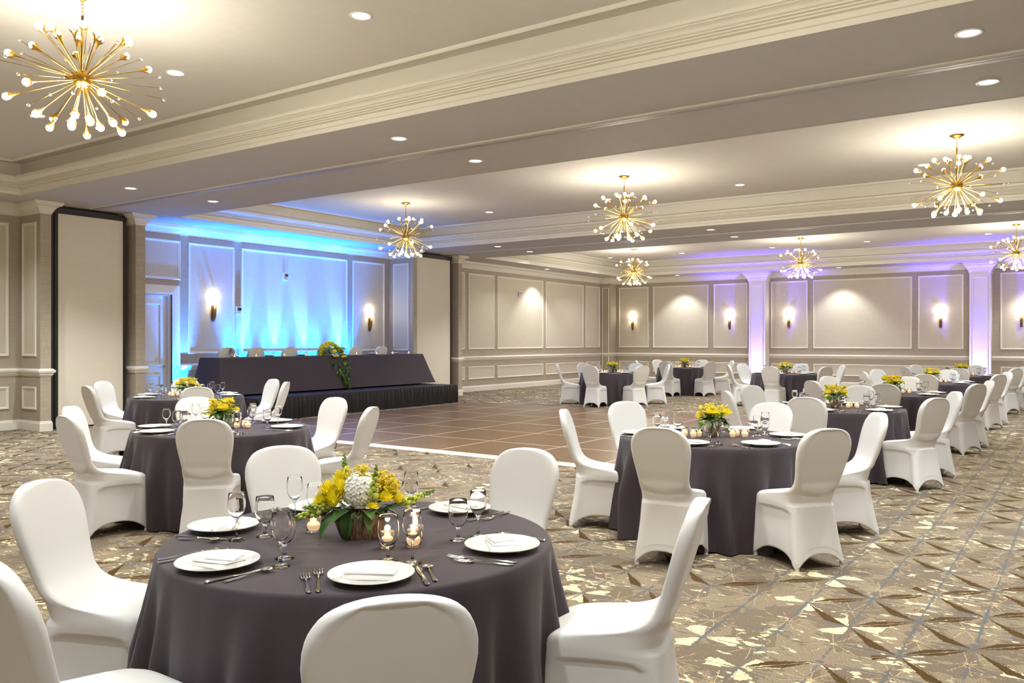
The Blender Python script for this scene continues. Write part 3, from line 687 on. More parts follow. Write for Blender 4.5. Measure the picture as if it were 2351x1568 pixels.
# ------------------------------------------------------------------ banquet chair in a stretch cover (local -Y faces the table)
def chair_cover():
    M_ = 15
    def ring_pts(zf, zb, yf, yb, wf, wb, n_):
        """quarter-wise arc-length resampled superellipse, trapezoid in plan"""
        def raw(th):
            c, s_ = math.cos(th), math.sin(th)
            return (math.copysign(abs(c) ** (2 / n_), c), math.copysign(abs(s_) ** (2 / n_), s_))
        out = []; ym = (yf + yb) / 2; hy = (yb - yf) / 2
        for q in range(4):
            S = 80; pr = [raw(q * PI / 2 + PI / 2 * i / S) for i in range(S + 1)]
            def real(p): wv = wf + (wb - wf) * (p[1] + 1) / 2; return (p[0] * wv, ym + p[1] * hy)
            rp = [real(p) for p in pr]; cum = [0]
            for i in range(S): cum.append(cum[-1] + math.hypot(rp[i + 1][0] - rp[i][0], rp[i + 1][1] - rp[i][1]))
            for k in range(M_):
                tgt = cum[-1] * k / M_; i = 0
                while i < S - 1 and cum[i + 1] < tgt: i += 1
                f = (tgt - cum[i]) / max(1e-9, cum[i + 1] - cum[i])
                xn = pr[i][0] + (pr[i + 1][0] - pr[i][0]) * f; yn = pr[i][1] + (pr[i + 1][1] - pr[i][1]) * f
                wv = wf + (wb - wf) * (yn + 1) / 2
                out.append((xn * wv, ym + yn * hy, zf + (zb - zf) * (yn + 1) / 2, xn, yn))
        return out
    yc = lambda z: 0.228 + (z - 0.5) * 0.29
    R = []
    for z, w_, th in ((0.9620, 0.010, 0.016), (0.9616, 0.030, 0.020), (0.9604, 0.052, 0.0225), (0.9582, 0.074, 0.024), (0.9545, 0.096, 0.025), (0.9490, 0.117, 0.0255), (0.9410, 0.137, 0.026), (0.9310, 0.154, 0.0265), (0.9180, 0.1695, 0.027), (0.9020, 0.1825, 0.0275), (0.882, 0.193, 0.028), (0.862, 0.2005, 0.0285), (0.84, 0.205, 0.029),
                      (0.80, 0.207, 0.030), (0.75, 0.202, 0.029), (0.70, 0.194, 0.028), (0.655, 0.186, 0.028)):
        R.append((z, z, yc(z) - th, yc(z) + th, w_, w_, 3.6 if z > 0.9 else 4.6))
    R.append((0.615, 0.62, yc(0.615) - 0.030, yc(0.62) + 0.028, 0.180, 0.180, 4.4))
    for zf, zb, yf, wf, wb in ((0.580, 0.595, 0.215, 0.177, 0.177), (0.550, 0.572, 0.192, 0.178, 0.176), (0.528, 0.552, 0.160, 0.182, 0.175), (0.512, 0.535, 0.118, 0.188, 0.174), (0.499, 0.52, 0.065, 0.194, 0.174),
                               (0.491, 0.507, 0.005, 0.199, 0.174), (0.485, 0.495, -0.06, 0.203, 0.174), (0.480, 0.483, -0.115, 0.207, 0.175), (0.473, 0.472, -0.16, 0.211, 0.176), (0.462, 0.462, -0.190, 0.214, 0.177), (0.448, 0.45, -0.207, 0.217, 0.178), (0.43, 0.435, -0.214, 0.218, 0.179)):
        R.append((zf, zb, yf, min(yc(zb) + 0.028, 0.252 + max(0, zb - 0.5) * 0.29), wf, wb, 4.0 if yf > 0 else 4.5))
    rings = [ring_pts(*r) for r in R]
    out = []
    for r in rings:
        o_ = []
        for (x, y, z, xn, yn) in r:
            # fabric sags inside the back frame; the pad stops in a smile-shaped crease
            if yn > 0.3 and z > 0.47:
                xx = abs(xn); crease = 0.545 - 0.05 * (1 - xx * xx)
                if z < 0.95: y -= 0.006 * max(0, min(1, ((0.86 if z < 0.90 else 0.86 - (z - 0.90) * 3.2) - xx) / 0.05)) * max(0, min(1, (yn - 0.6) / 0.2)) * max(0, min(1, (z - 0.56) / 0.02))
                y += 0.010 * max(0, min(1, (z - crease) / 0.012)) * min(1, (1 - xx) * 5 + 0.2)
            o_.append((x, y, z))
        out.append(o_)
    T_ = (0.03, 0.06, 0.09, 0.115, 0.14, 0.165, 0.19, 0.23, 0.32, 0.43, 0.55, 0.67, 0.79, 0.90, 0.97, 1.0)
    for t in T_:
        e = t; yb = 0.252 + 0.055 * e ** 1.5; wb = 0.179 + 0.030 * e ** 1.3
        r = ring_pts(0.43, 0.435, -0.214 - 0.004 * e, yb, 0.218 - 0.002 * e, wb, 4.5 + 6 * e)
        o_ = []
        for (x, y, z, xn, yn) in r:
            m_ = min(abs(xn), abs(yn)) / 0.5 ** (1 / (4.5 + 6 * e)); c_ = m_ ** 2.6
            hem = 0.105 * (1 - c_); z2 = z * (1 - t) + hem * t
            flat = max(0, 1 - m_ ** 3)
            ins = 0.013 * math.sin(PI / 2 * min(1, t / 0.55)) * flat
            side = abs(xn) > abs(yn)
            dxp = max(0, abs(yn) - 0.52); dtp = max(0, 0.34 - t) ; edge = max(0, min(1, (0.26 - math.hypot(dxp, dtp * 1.15)) / 0.035)) if side else 0
            if side: ins += 0.012 * edge
            ins = min(ins, 0.028)
            dx, dy = (math.copysign(1, xn), 0) if side else (0, math.copysign(1, yn))
            # hem curls inwards a little
            ins += 0.002 * max(0, t - 0.9) * 10
            o_.append((x - dx * ins, y - dy * ins, z2))
        out.append(o_)
    # inner return of the hem, so that the edge has thickness
    last = out[-1]; out.append([(x * 0.975, (y - 0.04) * 0.975 + 0.04, z + 0.004) for x, y, z in last]); out.append([(x * 0.97, (y - 0.04) * 0.97 + 0.04, z + 0.05) for x, y, z in last])
    n_ = len(out[0]); vs = [p for r in out for p in r]; fs = []
    for i in range(len(out) - 1):
        for k in range(n_): j = (k + 1) % n_; fs.append((i * n_ + k, i * n_ + j, (i + 1) * n_ + j, (i + 1) * n_ + k))
    fs.append(tuple(range(n_))[::-1])
    return MB().add(vs, fs).mesh('stretch_cover', MT['chair'], smooth=True, recalc=True)
def make_chair():
    t = thing('banquet_chair', 'x', 'chair', (0, 0, 0))
    child('stretch_cover', chair_cover(), t)
    for sx in (-1, 1):
        for y, w_ in ((-0.187, 0.214), (0.2765, 0.207)):
            # small stitched foot pocket at the bottom of every leg
            x = sx * (w_ * 0.936 - 0.0135); s_ = 0.0165; yy = 1 if y > 0 else -1; m_ = MB()
            vs = []
            for z, g in ((0.0, 1.0), (0.055, 0.92)):
                for k in range(10):
                    a = 2 * PI * k / 10; vs.append((x + s_ * g * math.cos(a), y + s_ * g * math.sin(a), z))
            m_.add(vs, [(k, (k + 1) % 10, 10 + (k + 1) % 10, 10 + k) for k in range(10)] + [tuple(range(10, 20))])
            child('foot_pocket', m_.mesh('foot_pocket', MT['chair'], smooth=True, auto=50), t)
    return t
chair0 = make_chair(); used = [False]
def put_chair(x, y, rz, label, group, z=0):
    if not used[0]: used[0] = True; t = chair0; t.location = (x, y, z); t.rotation_euler = (0, 0, rz); t['label'] = label; t['group'] = group; return t
    return dup(chair0, (x, y, z), rz, label, group)

# ------------------------------------------------------------------ table cloth (round)
TR = 0.76; TZ = 0.76
def round_cloth(seed):
    R = random.Random(seed); n_ = 360; ph = [R.uniform(0, 6.28) for _ in range(6)]
    def fold(a):
        q = 21 * a + ph[0] + 1.3 * math.sin(3 * a + ph[1]) + 0.7 * math.sin(5 * a + ph[4]); s_ = math.sin(q); s_ = (0.5 + 0.5 * s_) ** 1.8 * 1.5 - 0.62
        return s_ * (0.65 + 0.35 * math.sin(4 * a + ph[2])) + 0.16 * math.sin(31 * a + ph[3])
    rings = [[(0, 0, TZ)] * n_]
    rings = []
    for r, z in ((0.30, TZ), (0.6, TZ), (TR - 0.012, TZ), (TR - 0.003, TZ - 0.003), (TR + 0.003, TZ - 0.012)):
        rings.append([(r * math.cos(2 * PI * k / n_), r * math.sin(2 * PI * k / n_), z) for k in range(n_)])
    for t in (0.05, 0.1, 0.17, 0.26, 0.37, 0.5, 0.63, 0.76, 0.88, 1.0):
        z = (TZ - 0.012) * (1 - t) + 0.012 * t; row = []
        for k in range(n_):
            a = 2 * PI * k / n_; am = 0.085 * min(1, t * 2.0) ** 1.1
            r = TR + 0.004 + 0.055 * t ** 0.85 + am * fold(a + 0.05 * math.sin(3 * t)) * (0.75 + 0.25 * t)
            row.append((r * math.cos(a), r * math.sin(a), z + (0.006 * math.sin(5 * a) if t == 1 else 0)))
        rings.append(row)
    vs = [(0, 0, TZ)] + [p for r in rings for p in r]; fs = [(0, 1 + k, 1 + (k + 1) % n_) for k in range(n_)]
    for i in range(len(rings) - 1):
        for k in range(n_): j = (k + 1) % n_; a = 1 + i * n_; b_ = a + n_; fs.append((a + k, b_ + k, b_ + j, a + j))
    return MB().add(vs, fs).mesh('round_cloth', MT['cloth'], smooth=True)
CL = [round_cloth(s_) for s_ in (1, 2, 3)]
TT = MB().lathe([(0, TZ - 0.03), (TR - 0.02, TZ - 0.03), (TR - 0.02, TZ - 0.008), (0, TZ - 0.008)], 40).mesh('tabletop', MT['wood'])
TL = MB().tube([(0, 0, 0), (0, 0, TZ - 0.03)], 0.013, 8).mesh('table_leg', MT['black'])

# ------------------------------------------------------------------ tableware (origin at its foot)
def plate_mesh():
    return MB().lathe([(0, 0.0), (0.072, 0.0), (0.075, 0.004), (0.09, 0.008), (0.138, 0.020), (0.143, 0.0225), (0.1425, 0.0245), (0.137, 0.0235), (0.092, 0.0125), (0.08, 0.008), (0.0, 0.007)], 48).mesh('dinner_plate', MT['china'], smooth=True, auto=60, recalc=True)
def napkin_mesh(kind):
    mb = MB(); R = random.Random(kind)
    def slab(x0, x1, y0, y1, z0, z1, rot=0, bulge=0.004, c=(0, 0), skew=0.0):
        nx, ny = 12, 7; top = []; bot = []
        for j in range(ny + 1):
            for i in range(nx + 1):
                u, v = i / nx, j / ny; x = x0 + (x1 - x0) * u + skew * (v - 0.5); y = y0 + (y1 - y0) * v
                e = min(u, 1 - u, 1) * 6; e2 = min(v, 1 - v) * 5; k = min(1, e) * min(1, e2)
                z = z0 + (z1 - z0) * (0.55 + 0.45 * math.sqrt(max(0, k))) + bulge * math.sin(u * 5 + v * 3 + kind) * 0.4
                ca, sa = math.cos(rot), math.sin(rot)
                top.append((c[0] + x * ca - y * sa, c[1] + x * sa + y * ca, z)); bot.append((c[0] + x * ca - y * sa, c[1] + x * sa + y * ca, z0))
        n1 = len(top); vs = top + bot; fs = []
        for j in range(ny):
            for i in range(nx):
                a = j * (nx + 1) + i; fs.append((a, a + 1, a + nx + 2, a + nx + 1)); fs.append((n1 + a, n1 + a + nx + 1, n1 + a + nx + 2, n1 + a + 1))
        per = [i for i in range(nx + 1)] + [j * (nx + 1) + nx for j in range(1, ny + 1)] + [ny * (nx + 1) + i for i in range(nx - 1, -1, -1)] + [j * (nx + 1) for j in range(ny - 1, 0, -1)]
        for a, b_ in zip(per, per[1:] + per[:1]): fs.append((b_, a, n1 + a, n1 + b_))
        mb.add(vs, fs)
    if kind == 0:
        slab(-0.088, 0.088, -0.042, 0.042, 0.0, 0.020); slab(-0.086, 0.085, -0.040, 0.034, 0.0195, 0.030, bulge=0.003)
    elif kind == 1:
        slab(-0.085, 0.085, -0.052, 0.052, 0.0, 0.016, 0.3, skew=0.03); slab(-0.06, 0.085, -0.045, 0.045, 0.0155, 0.025, 0.42, skew=0.03); slab(-0.03, 0.085, -0.035, 0.04, 0.0245, 0.032, 0.5)
    else:
        for k in range(4): slab(-0.09, 0.09, -0.022, 0.022, 0.004 * k, 0.013 + 0.004 * k, 0.42 - 0.13 * k, c=(0.0, -0.030 + 0.020 * k), skew=0.02)
    return mb.mesh('folded_napkin', MT['napkin'], smooth=True, auto=50)
def glass_mesh(kind):
    if kind == 'goblet':
        p = [(0, 0.0), (0.033, 0.0), (0.034, 0.0025), (0.020, 0.006), (0.0085, 0.012), (0.006, 0.022), (0.0075, 0.034), (0.0065, 0.040), (0.010, 0.050), (0.022, 0.060), (0.033, 0.075), (0.0385, 0.095), (0.0385, 0.115), (0.0365, 0.140), (0.035, 0.160),
             (0.0345, 0.1606), (0.0339, 0.1595), (0.0354, 0.140), (0.0374, 0.115), (0.0373, 0.096), (0.0318, 0.0765), (0.0205, 0.063), (0.008, 0.056), (0, 0.0545)]
    else:
        p = [(0, 0.0), (0.032, 0.0), (0.033, 0.0025), (0.018, 0.007), (0.0065, 0.014), (0.0045, 0.030), (0.004, 0.060), (0.0055, 0.076), (0.009, 0.084), (0.020, 0.096), (0.030, 0.112), (0.0345, 0.132), (0.034, 0.155), (0.031, 0.186),
             (0.0304, 0.1868), (0.0298, 0.1855), (0.0329, 0.155), (0.0334, 0.132), (0.0289, 0.113), (0.0189, 0.098), (0.007, 0.090), (0, 0.0885)]
    return MB().lathe(p, 28).mesh(kind, MT['glass'], smooth=True, recalc=True)
def strip(path, mat, name):
    """flat tapered cutlery piece: path = [(y, halfwidth, z, thickness)]"""
    mb = MB(); vs = []; fs = []
    for y, w_, z, th in path: vs += [(-w_, y, z), (-w_ * 0.6, y, z + th), (w_ * 0.6, y, z + th), (w_, y, z), (0, y, z - th * 0.3)]
    n_ = len(path)
    for i in range(n_ - 1):
        for k in range(5): fs.append((i * 5 + k, (i + 1) * 5 + k, (i + 1) * 5 + (k + 1) % 5, i * 5 + (k + 1) % 5))
    fs.append((0, 1, 2, 3, 4)); fs.append(tuple((n_ - 1) * 5 + k for k in (4, 3, 2, 1, 0))); mb.add(vs, fs); return mb
def fork_parts(L_):
    h = strip([(-L_ / 2, 0.004, 0.004, 0.003), (-L_ / 2 + 0.008, 0.0085, 0.0035, 0.003), (-L_ / 2 + 0.05, 0.0065, 0.004, 0.003), (-0.01, 0.0028, 0.007, 0.003), (L_ / 2 - 0.075, 0.0035, 0.008, 0.003), (L_ / 2 - 0.068, 0.0135, 0.006, 0.002), (L_ / 2 - 0.058, 0.0155, 0.004, 0.002)], MT['steel'], 'h')
    me1 = h.mesh('fork_handle', MT['steel'], smooth=True, auto=40, recalc=True); mb = MB()
    for k in range(4):
        x = -0.0135 + 0.009 * k; mb.tube([(x, L_ / 2 - 0.060, 0.005), (x, L_ / 2 - 0.035, 0.0035), (x, L_ / 2 - 0.012, 0.006), (x, L_ / 2, 0.010)], 0.0026, 5, 0.0014)
    return me1, mb.mesh('tines', MT['steel'], smooth=True)
FH, FT = fork_parts(0.265); SFH, SFT = fork_parts(0.220)
kn = strip([(-0.115, 0.004, 0.004, 0.004), (-0.108, 0.0095, 0.004, 0.005), (-0.05, 0.0080, 0.004, 0.005), (-0.015, 0.0055, 0.004, 0.004)], None, 'k')
KH = kn.mesh('knife_handle', MT['steel'], smooth=True, auto=40, recalc=True)
KB = strip([(-0.015, 0.0055, 0.004, 0.003), (0.0, 0.008, 0.004, 0.002), (0.08, 0.0105, 0.004, 0.002), (0.105, 0.007, 0.004, 0.002), (0.115, 0.001, 0.004, 0.001)], None, 'b').mesh('knife_blade', MT['steel'], smooth=True, auto=40, recalc=True)
SH = strip([(-0.092, 0.004, 0.004, 0.003), (-0.085, 0.0085, 0.0035, 0.003), (-0.045, 0.0060, 0.004, 0.003), (0.0, 0.0028, 0.007, 0.003), (0.048, 0.0035, 0.009, 0.003)], None, 's').mesh('spoon_handle', MT['steel'], smooth=True, auto=40, recalc=True)
def spoon_bowl():
    mb = MB(); vs = []; fs = []
    for zz in (0, 1):
        for i in range(7):
            r = i / 6
            for k in range(16):
                a = 2 * PI * k / 16; vs.append((0.0195 * r * math.cos(a), 0.069 + 0.024 * r * math.sin(a), 0.003 + 0.0085 * r * r + 0.0012 * zz))
    for zz in (0, 1):
        for i in range(6):
            for k in range(16):
                a = zz * 112 + i * 16; fs.append((a + k, a + (k + 1) % 16, a + 16 + (k + 1) % 16, a + 16 + k))
    for k in range(16): fs.append((96 + k, 96 + (k + 1) % 16, 208 + (k + 1) % 16, 208 + k))
    return mb.add(vs, fs).mesh('spoon_bowl', MT['steel'], smooth=True, recalc=True)
SB = spoon_bowl()
PLM = plate_mesh(); NPM = [napkin_mesh(k) for k in range(3)]; GOB = glass_mesh('goblet'); WIN = glass_mesh('wine')
def proto(name, cat, kids=None, me=None):
    if me is not None: o = ob(name, me); o['category'] = cat
    else:
        o = thing(name, 'x', cat)
        for n_, m_ in kids: child(n_, m_, o)
    return [o, False]
PR = {'plate': proto('dinner_plate', 'plate', None, PLM), 'goblet': proto('water_goblet', 'glass', None, GOB), 'wine': proto('wine_glass', 'glass', None, WIN),
      'fork': proto('dinner_fork', 'fork', [('handle', FH), ('tines', FT)]), 'sfork': proto('salad_fork', 'fork', [('handle', SFH), ('tines', SFT)]),
      'knife': proto('table_knife', 'knife', [('handle', KH), ('blade', KB)]), 'spoon': proto('soup_spoon', 'spoon', [('handle', SH), ('bowl', SB)])}
for k in range(3): PR['napkin%d' % k] = proto('folded_napkin', 'napkin', None, NPM[k])
def put(key, x, y, z, rz, label, group):
    p = PR[key]
    if not p[1]:
        p[1] = True; o = p[0]; o.location = (x, y, z); o.rotation_euler = (0, 0, rz); tag(o, label, None, group); return o
    return dup(p[0], (x, y, z), rz, label, group)

def make_candle():
    t = thing('votive_candle', 'x', 'candle')
    child('glass_cup', MB().lathe([(0, 0.0), (0.024, 0.0), (0.029, 0.006), (0.031, 0.03), (0.030, 0.062), (0.0285, 0.0625), (0.0285, 0.03), (0.0265, 0.008), (0, 0.006)], 20).mesh('glass_cup', MT['votive'], smooth=True, recalc=True), t)
    child('wax', MB().lathe([(0, 0.0075), (0.0255, 0.009), (0.0275, 0.030), (0.026, 0.034), (0.004, 0.033), (0, 0.034)], 18).mesh('wax', MT['wax'], smooth=True), t)
    child('flame', MB().lathe([(0, 0.036), (0.0035, 0.040), (0.005, 0.046), (0.003, 0.056), (0, 0.064)], 10).mesh('flame', MT['flame'], smooth=True), t)
    return [t, False]
PR['candle'] = make_candle()

# ------------------------------------------------------------------ flowers
def leaf_mesh(L_, W_, bend, mat, name='leaf'):
    n_ = 7; vs = []; fs = []
    for i in range(n_ + 1):
        u = i / n_; w_ = W_ * math.sin(PI * min(1, u ** 0.8)) ** 0.85 * (1 - 0.15 * u); x = L_ * math.sin(u * bend) / max(0.01, bend) if bend else L_ * u
        z = -L_ * (1 - math.cos(u * bend)) / max(0.01, bend)
        vs += [(x, -w_, z + w_ * 0.35), (x, 0, z), (x, w_, z + w_ * 0.35)]
    for i in range(n_): a = i * 3; fs += [(a, a + 3, a + 4, a + 1), (a + 1, a + 4, a + 5, a + 2)]
    return MB().add(vs, fs).mesh(name, mat, smooth=True)
def mum_mesh(r, seed=1):
    R = random.Random(seed); mb = MB(); mb.ball((0, 0, 0), r * 0.45, 10, 6)
    for i in range(230):
        el = math.asin(R.uniform(-0.25, 1)); az = i * 2.39996; d = Vector((math.cos(el) * math.cos(az), math.cos(el) * math.sin(az), math.sin(el)))
        s_ = d.cross(Vector((0, 0, 1)));
        if s_.length < 0.05: s_ = Vector((1, 0, 0))
        s_.normalize(); w_ = r * 0.058; l_ = r * R.uniform(0.85, 1.05); up = Vector((0, 0, 0.10 * r))
        a = d * r * 0.3; b_ = d * l_ * 0.75 + up; c_ = d * l_ + up * 1.8
        mb.add([a - s_ * w_ * 0.5, a + s_ * w_ * 0.5, b_ - s_ * w_, b_ + s_ * w_, c_], [(0, 1, 3, 2), (2, 3, 4)])
    return mb.mesh('bloom', MT['yellow'], smooth=False)
def rose_mesh(r):
    mb = MB(); R = random.Random(4); mb.ball((0, 0, r * 0.3), r * 0.42, 10, 6)
    for L_, (n_, rr, tilt, h) in enumerate(((4, 0.45, 0.10, 1.0), (5, 0.62, 0.35, 0.92), (6, 0.80, 0.65, 0.75), (7, 0.95, 1.05, 0.5))):
        for k in range(n_):
            az = 2 * PI * k / n_ + L_ * 0.5 + R.uniform(-0.1, 0.1); vs = []; fs = []; wd = PI / n_ * 1.35
            for j in range(5):
                v = j / 4; rad_ = r * rr * (0.35 + 0.65 * math.sin(v * PI / 2)) + r * 0.10 * v * tilt; z = r * (-0.15 + h * v * (1 - 0.25 * tilt * v))
                for i in range(5):
                    u = (i - 2) / 2; a = az + u * wd * (0.6 + 0.4 * v) ; e = 1 - 0.12 * u * u * v
                    vs.append((rad_ * e * math.cos(a), rad_ * e * math.sin(a), z * (1 - 0.18 * u * u * v)))
            for j in range(4):
                for i in range(4): a = j * 5 + i; fs.append((a, a + 1, a + 6, a + 5))
            mb.add(vs, fs)
    return mb.mesh('bloom', MT['yellow'], smooth=True)
def hydrangea_mesh(r):
    mb = MB(); R = random.Random(8); mb.ball((0, 0, 0), r * 0.84, 14, 9)
    for i in range(330):
        el = math.asin(1 - 1.6 * (i + 0.5) / 330); az = i * 2.39996; d = Vector((math.cos(el) * math.cos(az), math.cos(el) * math.sin(az), math.sin(el)))
        c = d * r * R.uniform(0.88, 1.02); s_ = d.orthogonal().normalized(); t_ = d.cross(s_); o_ = R.uniform(0, 1.5); q = r * 0.155
        for k in range(4):
            a = o_ + k * PI / 2; p = s_ * math.cos(a) + t_ * math.sin(a); p2 = s_ * math.cos(a + 0.75) + t_ * math.sin(a + 0.75); p1 = s_ * math.cos(a - 0.75) + t_ * math.sin(a - 0.75)
            mb.add([c, c + p1 * q * 0.75 + d * q * 0.2, c + p * q + d * q * 0.35, c + p2 * q * 0.75 + d * q * 0.2], [(0, 1, 2, 3)])
    return mb.mesh('hydrangea_bloom', MT['hydr'], smooth=False)
def snap_mesh(L_, big=0.011, seed=0):
    """snapdragon spike along +X: stem, opening flowers below, tight buds at tip"""
    R = random.Random(seed); mb = MB(); mb.cur = 0
    mb.tube([(0, 0, 0), (L_ * 0.5, 0, 0.006), (L_, 0, 0.0)], 0.003, 5, 0.0015); n_ = 26
    for i in range(n_):
        u = i / (n_ - 1); x = L_ * (0.22 + 0.78 * u); a = i * 2.4; s_ = big * (1.25 - 0.85 * u); mb.cur = 1 if u < 0.62 else 0
        rr = s_ * 0.95
        mb.ball((x, rr * math.cos(a), rr * math.sin(a)), s_ * 0.8, 7, 5, (1.25, 1, 1))
    return mb.mesh('snapdragon_spike', [MT['green2'], MT['lime']], smooth=True)
def solid_mesh(L_, seed=0):
    """goldenrod spray: fine branches with tiny golden beads"""
    R = random.Random(seed); mb = MB(); mb.cur = 0; mb.tube([(0, 0, 0), (L_, 0, 0)], 0.0015, 4)
    for i in range(11):
        x = L_ * (0.3 + 0.065 * i); a = i * 2.4; l_ = 0.042 * (1.1 - 0.05 * i)
        d = Vector((0.8, math.cos(a), math.sin(a))).normalized(); mb.cur = 0; mb.tube([(x, 0, 0), (x + d.x * l_, d.y * l_, d.z * l_)], 0.0009, 3); mb.cur = 1
        for k in range(7):
            q = l_ * (0.3 + 0.11 * k); o_ = Vector((R.uniform(-1, 1), R.uniform(-1, 1), R.uniform(-1, 1))) * 0.005
            mb.ball((x + d.x * q + o_.x, d.y * q + o_.y, d.z * q + o_.z), 0.0042, 5, 4)
    return mb.mesh('goldenrod_spray', [MT['green2'], MT['amber']], smooth=True)
def fern_mesh(L_):
    mb = MB(); mb.tube([(0, 0, 0), (L_, 0, -0.02)], 0.0012, 4)
    for i in range(12):
        x = L_ * (0.15 + 0.07 * i); l_ = 0.035 * (1 - 0.05 * i)
        for s_ in (-1, 1): mb.add([(x, 0, -0.02 * x / L_), (x + l_ * 0.45, s_ * l_ * 0.5 - 0.003, 0.004), (x + l_ * 0.75, s_ * l_, -0.006), (x + l_ * 0.35, s_ * l_ * 0.55 + 0.003, 0.0)], [(0, 1, 2, 3)])
    return mb.mesh('fern_sprig', MT['green'], smooth=False)
FM = {'leaf': leaf_mesh(0.10, 0.026, 0.9, MT['green']), 'leafB': leaf_mesh(0.075, 0.020, 0.5, MT['green2']), 'mum': mum_mesh(0.044), 'rose': rose_mesh(0.040), 'hyd': hydrangea_mesh(0.075),
      'snap': snap_mesh(0.17), 'snapS': snap_mesh(0.12, 0.010, 3), 'sol': solid_mesh(0.13), 'fern': fern_mesh(0.13)}
PN = {'leaf': 'leaf', 'leafB': 'leaf', 'mum': 'bloom', 'rose': 'bloom', 'hyd': 'hydrangea_bloom', 'snap': 'snapdragon_spike', 'snapS': 'snapdragon_spike', 'sol': 'goldenrod_spray', 'fern': 'fern_sprig'}
def rot_to(d):
    return Vector(d).to_track_quat('X', 'Z').to_euler()
def stick(t, key, p, d=None, rz=0, s=1.0):
    o = child(PN[key], FM[key], t, p, rot_to(d) if d is not None else (0, 0, rz)); o.scale = (s, s, s); return o
def bowl_mesh(rx, ry, h):
    vs = []; fs = []; n_ = 40; prof = [(0.0, 0.0), (0.72, 0.0), (0.78, 0.01), (1.0, h * 0.75), (1.0, h), (0.95, h), (0.93, h * 0.75), (0.0, h * 0.7)]
    for k in range(n_):
        a = 2 * PI * k / n_; c, s_ = math.cos(a), math.sin(a); rib = 1 + 0.006 * math.sin(k * 2.5)
        e = (abs(c) ** 3.2 + abs(s_) ** 3.2) ** (-1 / 3.2)
        for q, z in prof: vs.append((rx * q * c * e * rib, ry * q * s_ * e * rib, z))
    m_ = len(prof)
    for k in range(n_):
        j = (k + 1) % n_
        for q in range(m_ - 1): fs.append((k * m_ + q, j * m_ + q, j * m_ + q + 1, k * m_ + q + 1))
    return MB().add(vs, fs).mesh('wooden_pot', MT['bark'], smooth=True, auto=40, recalc=True)
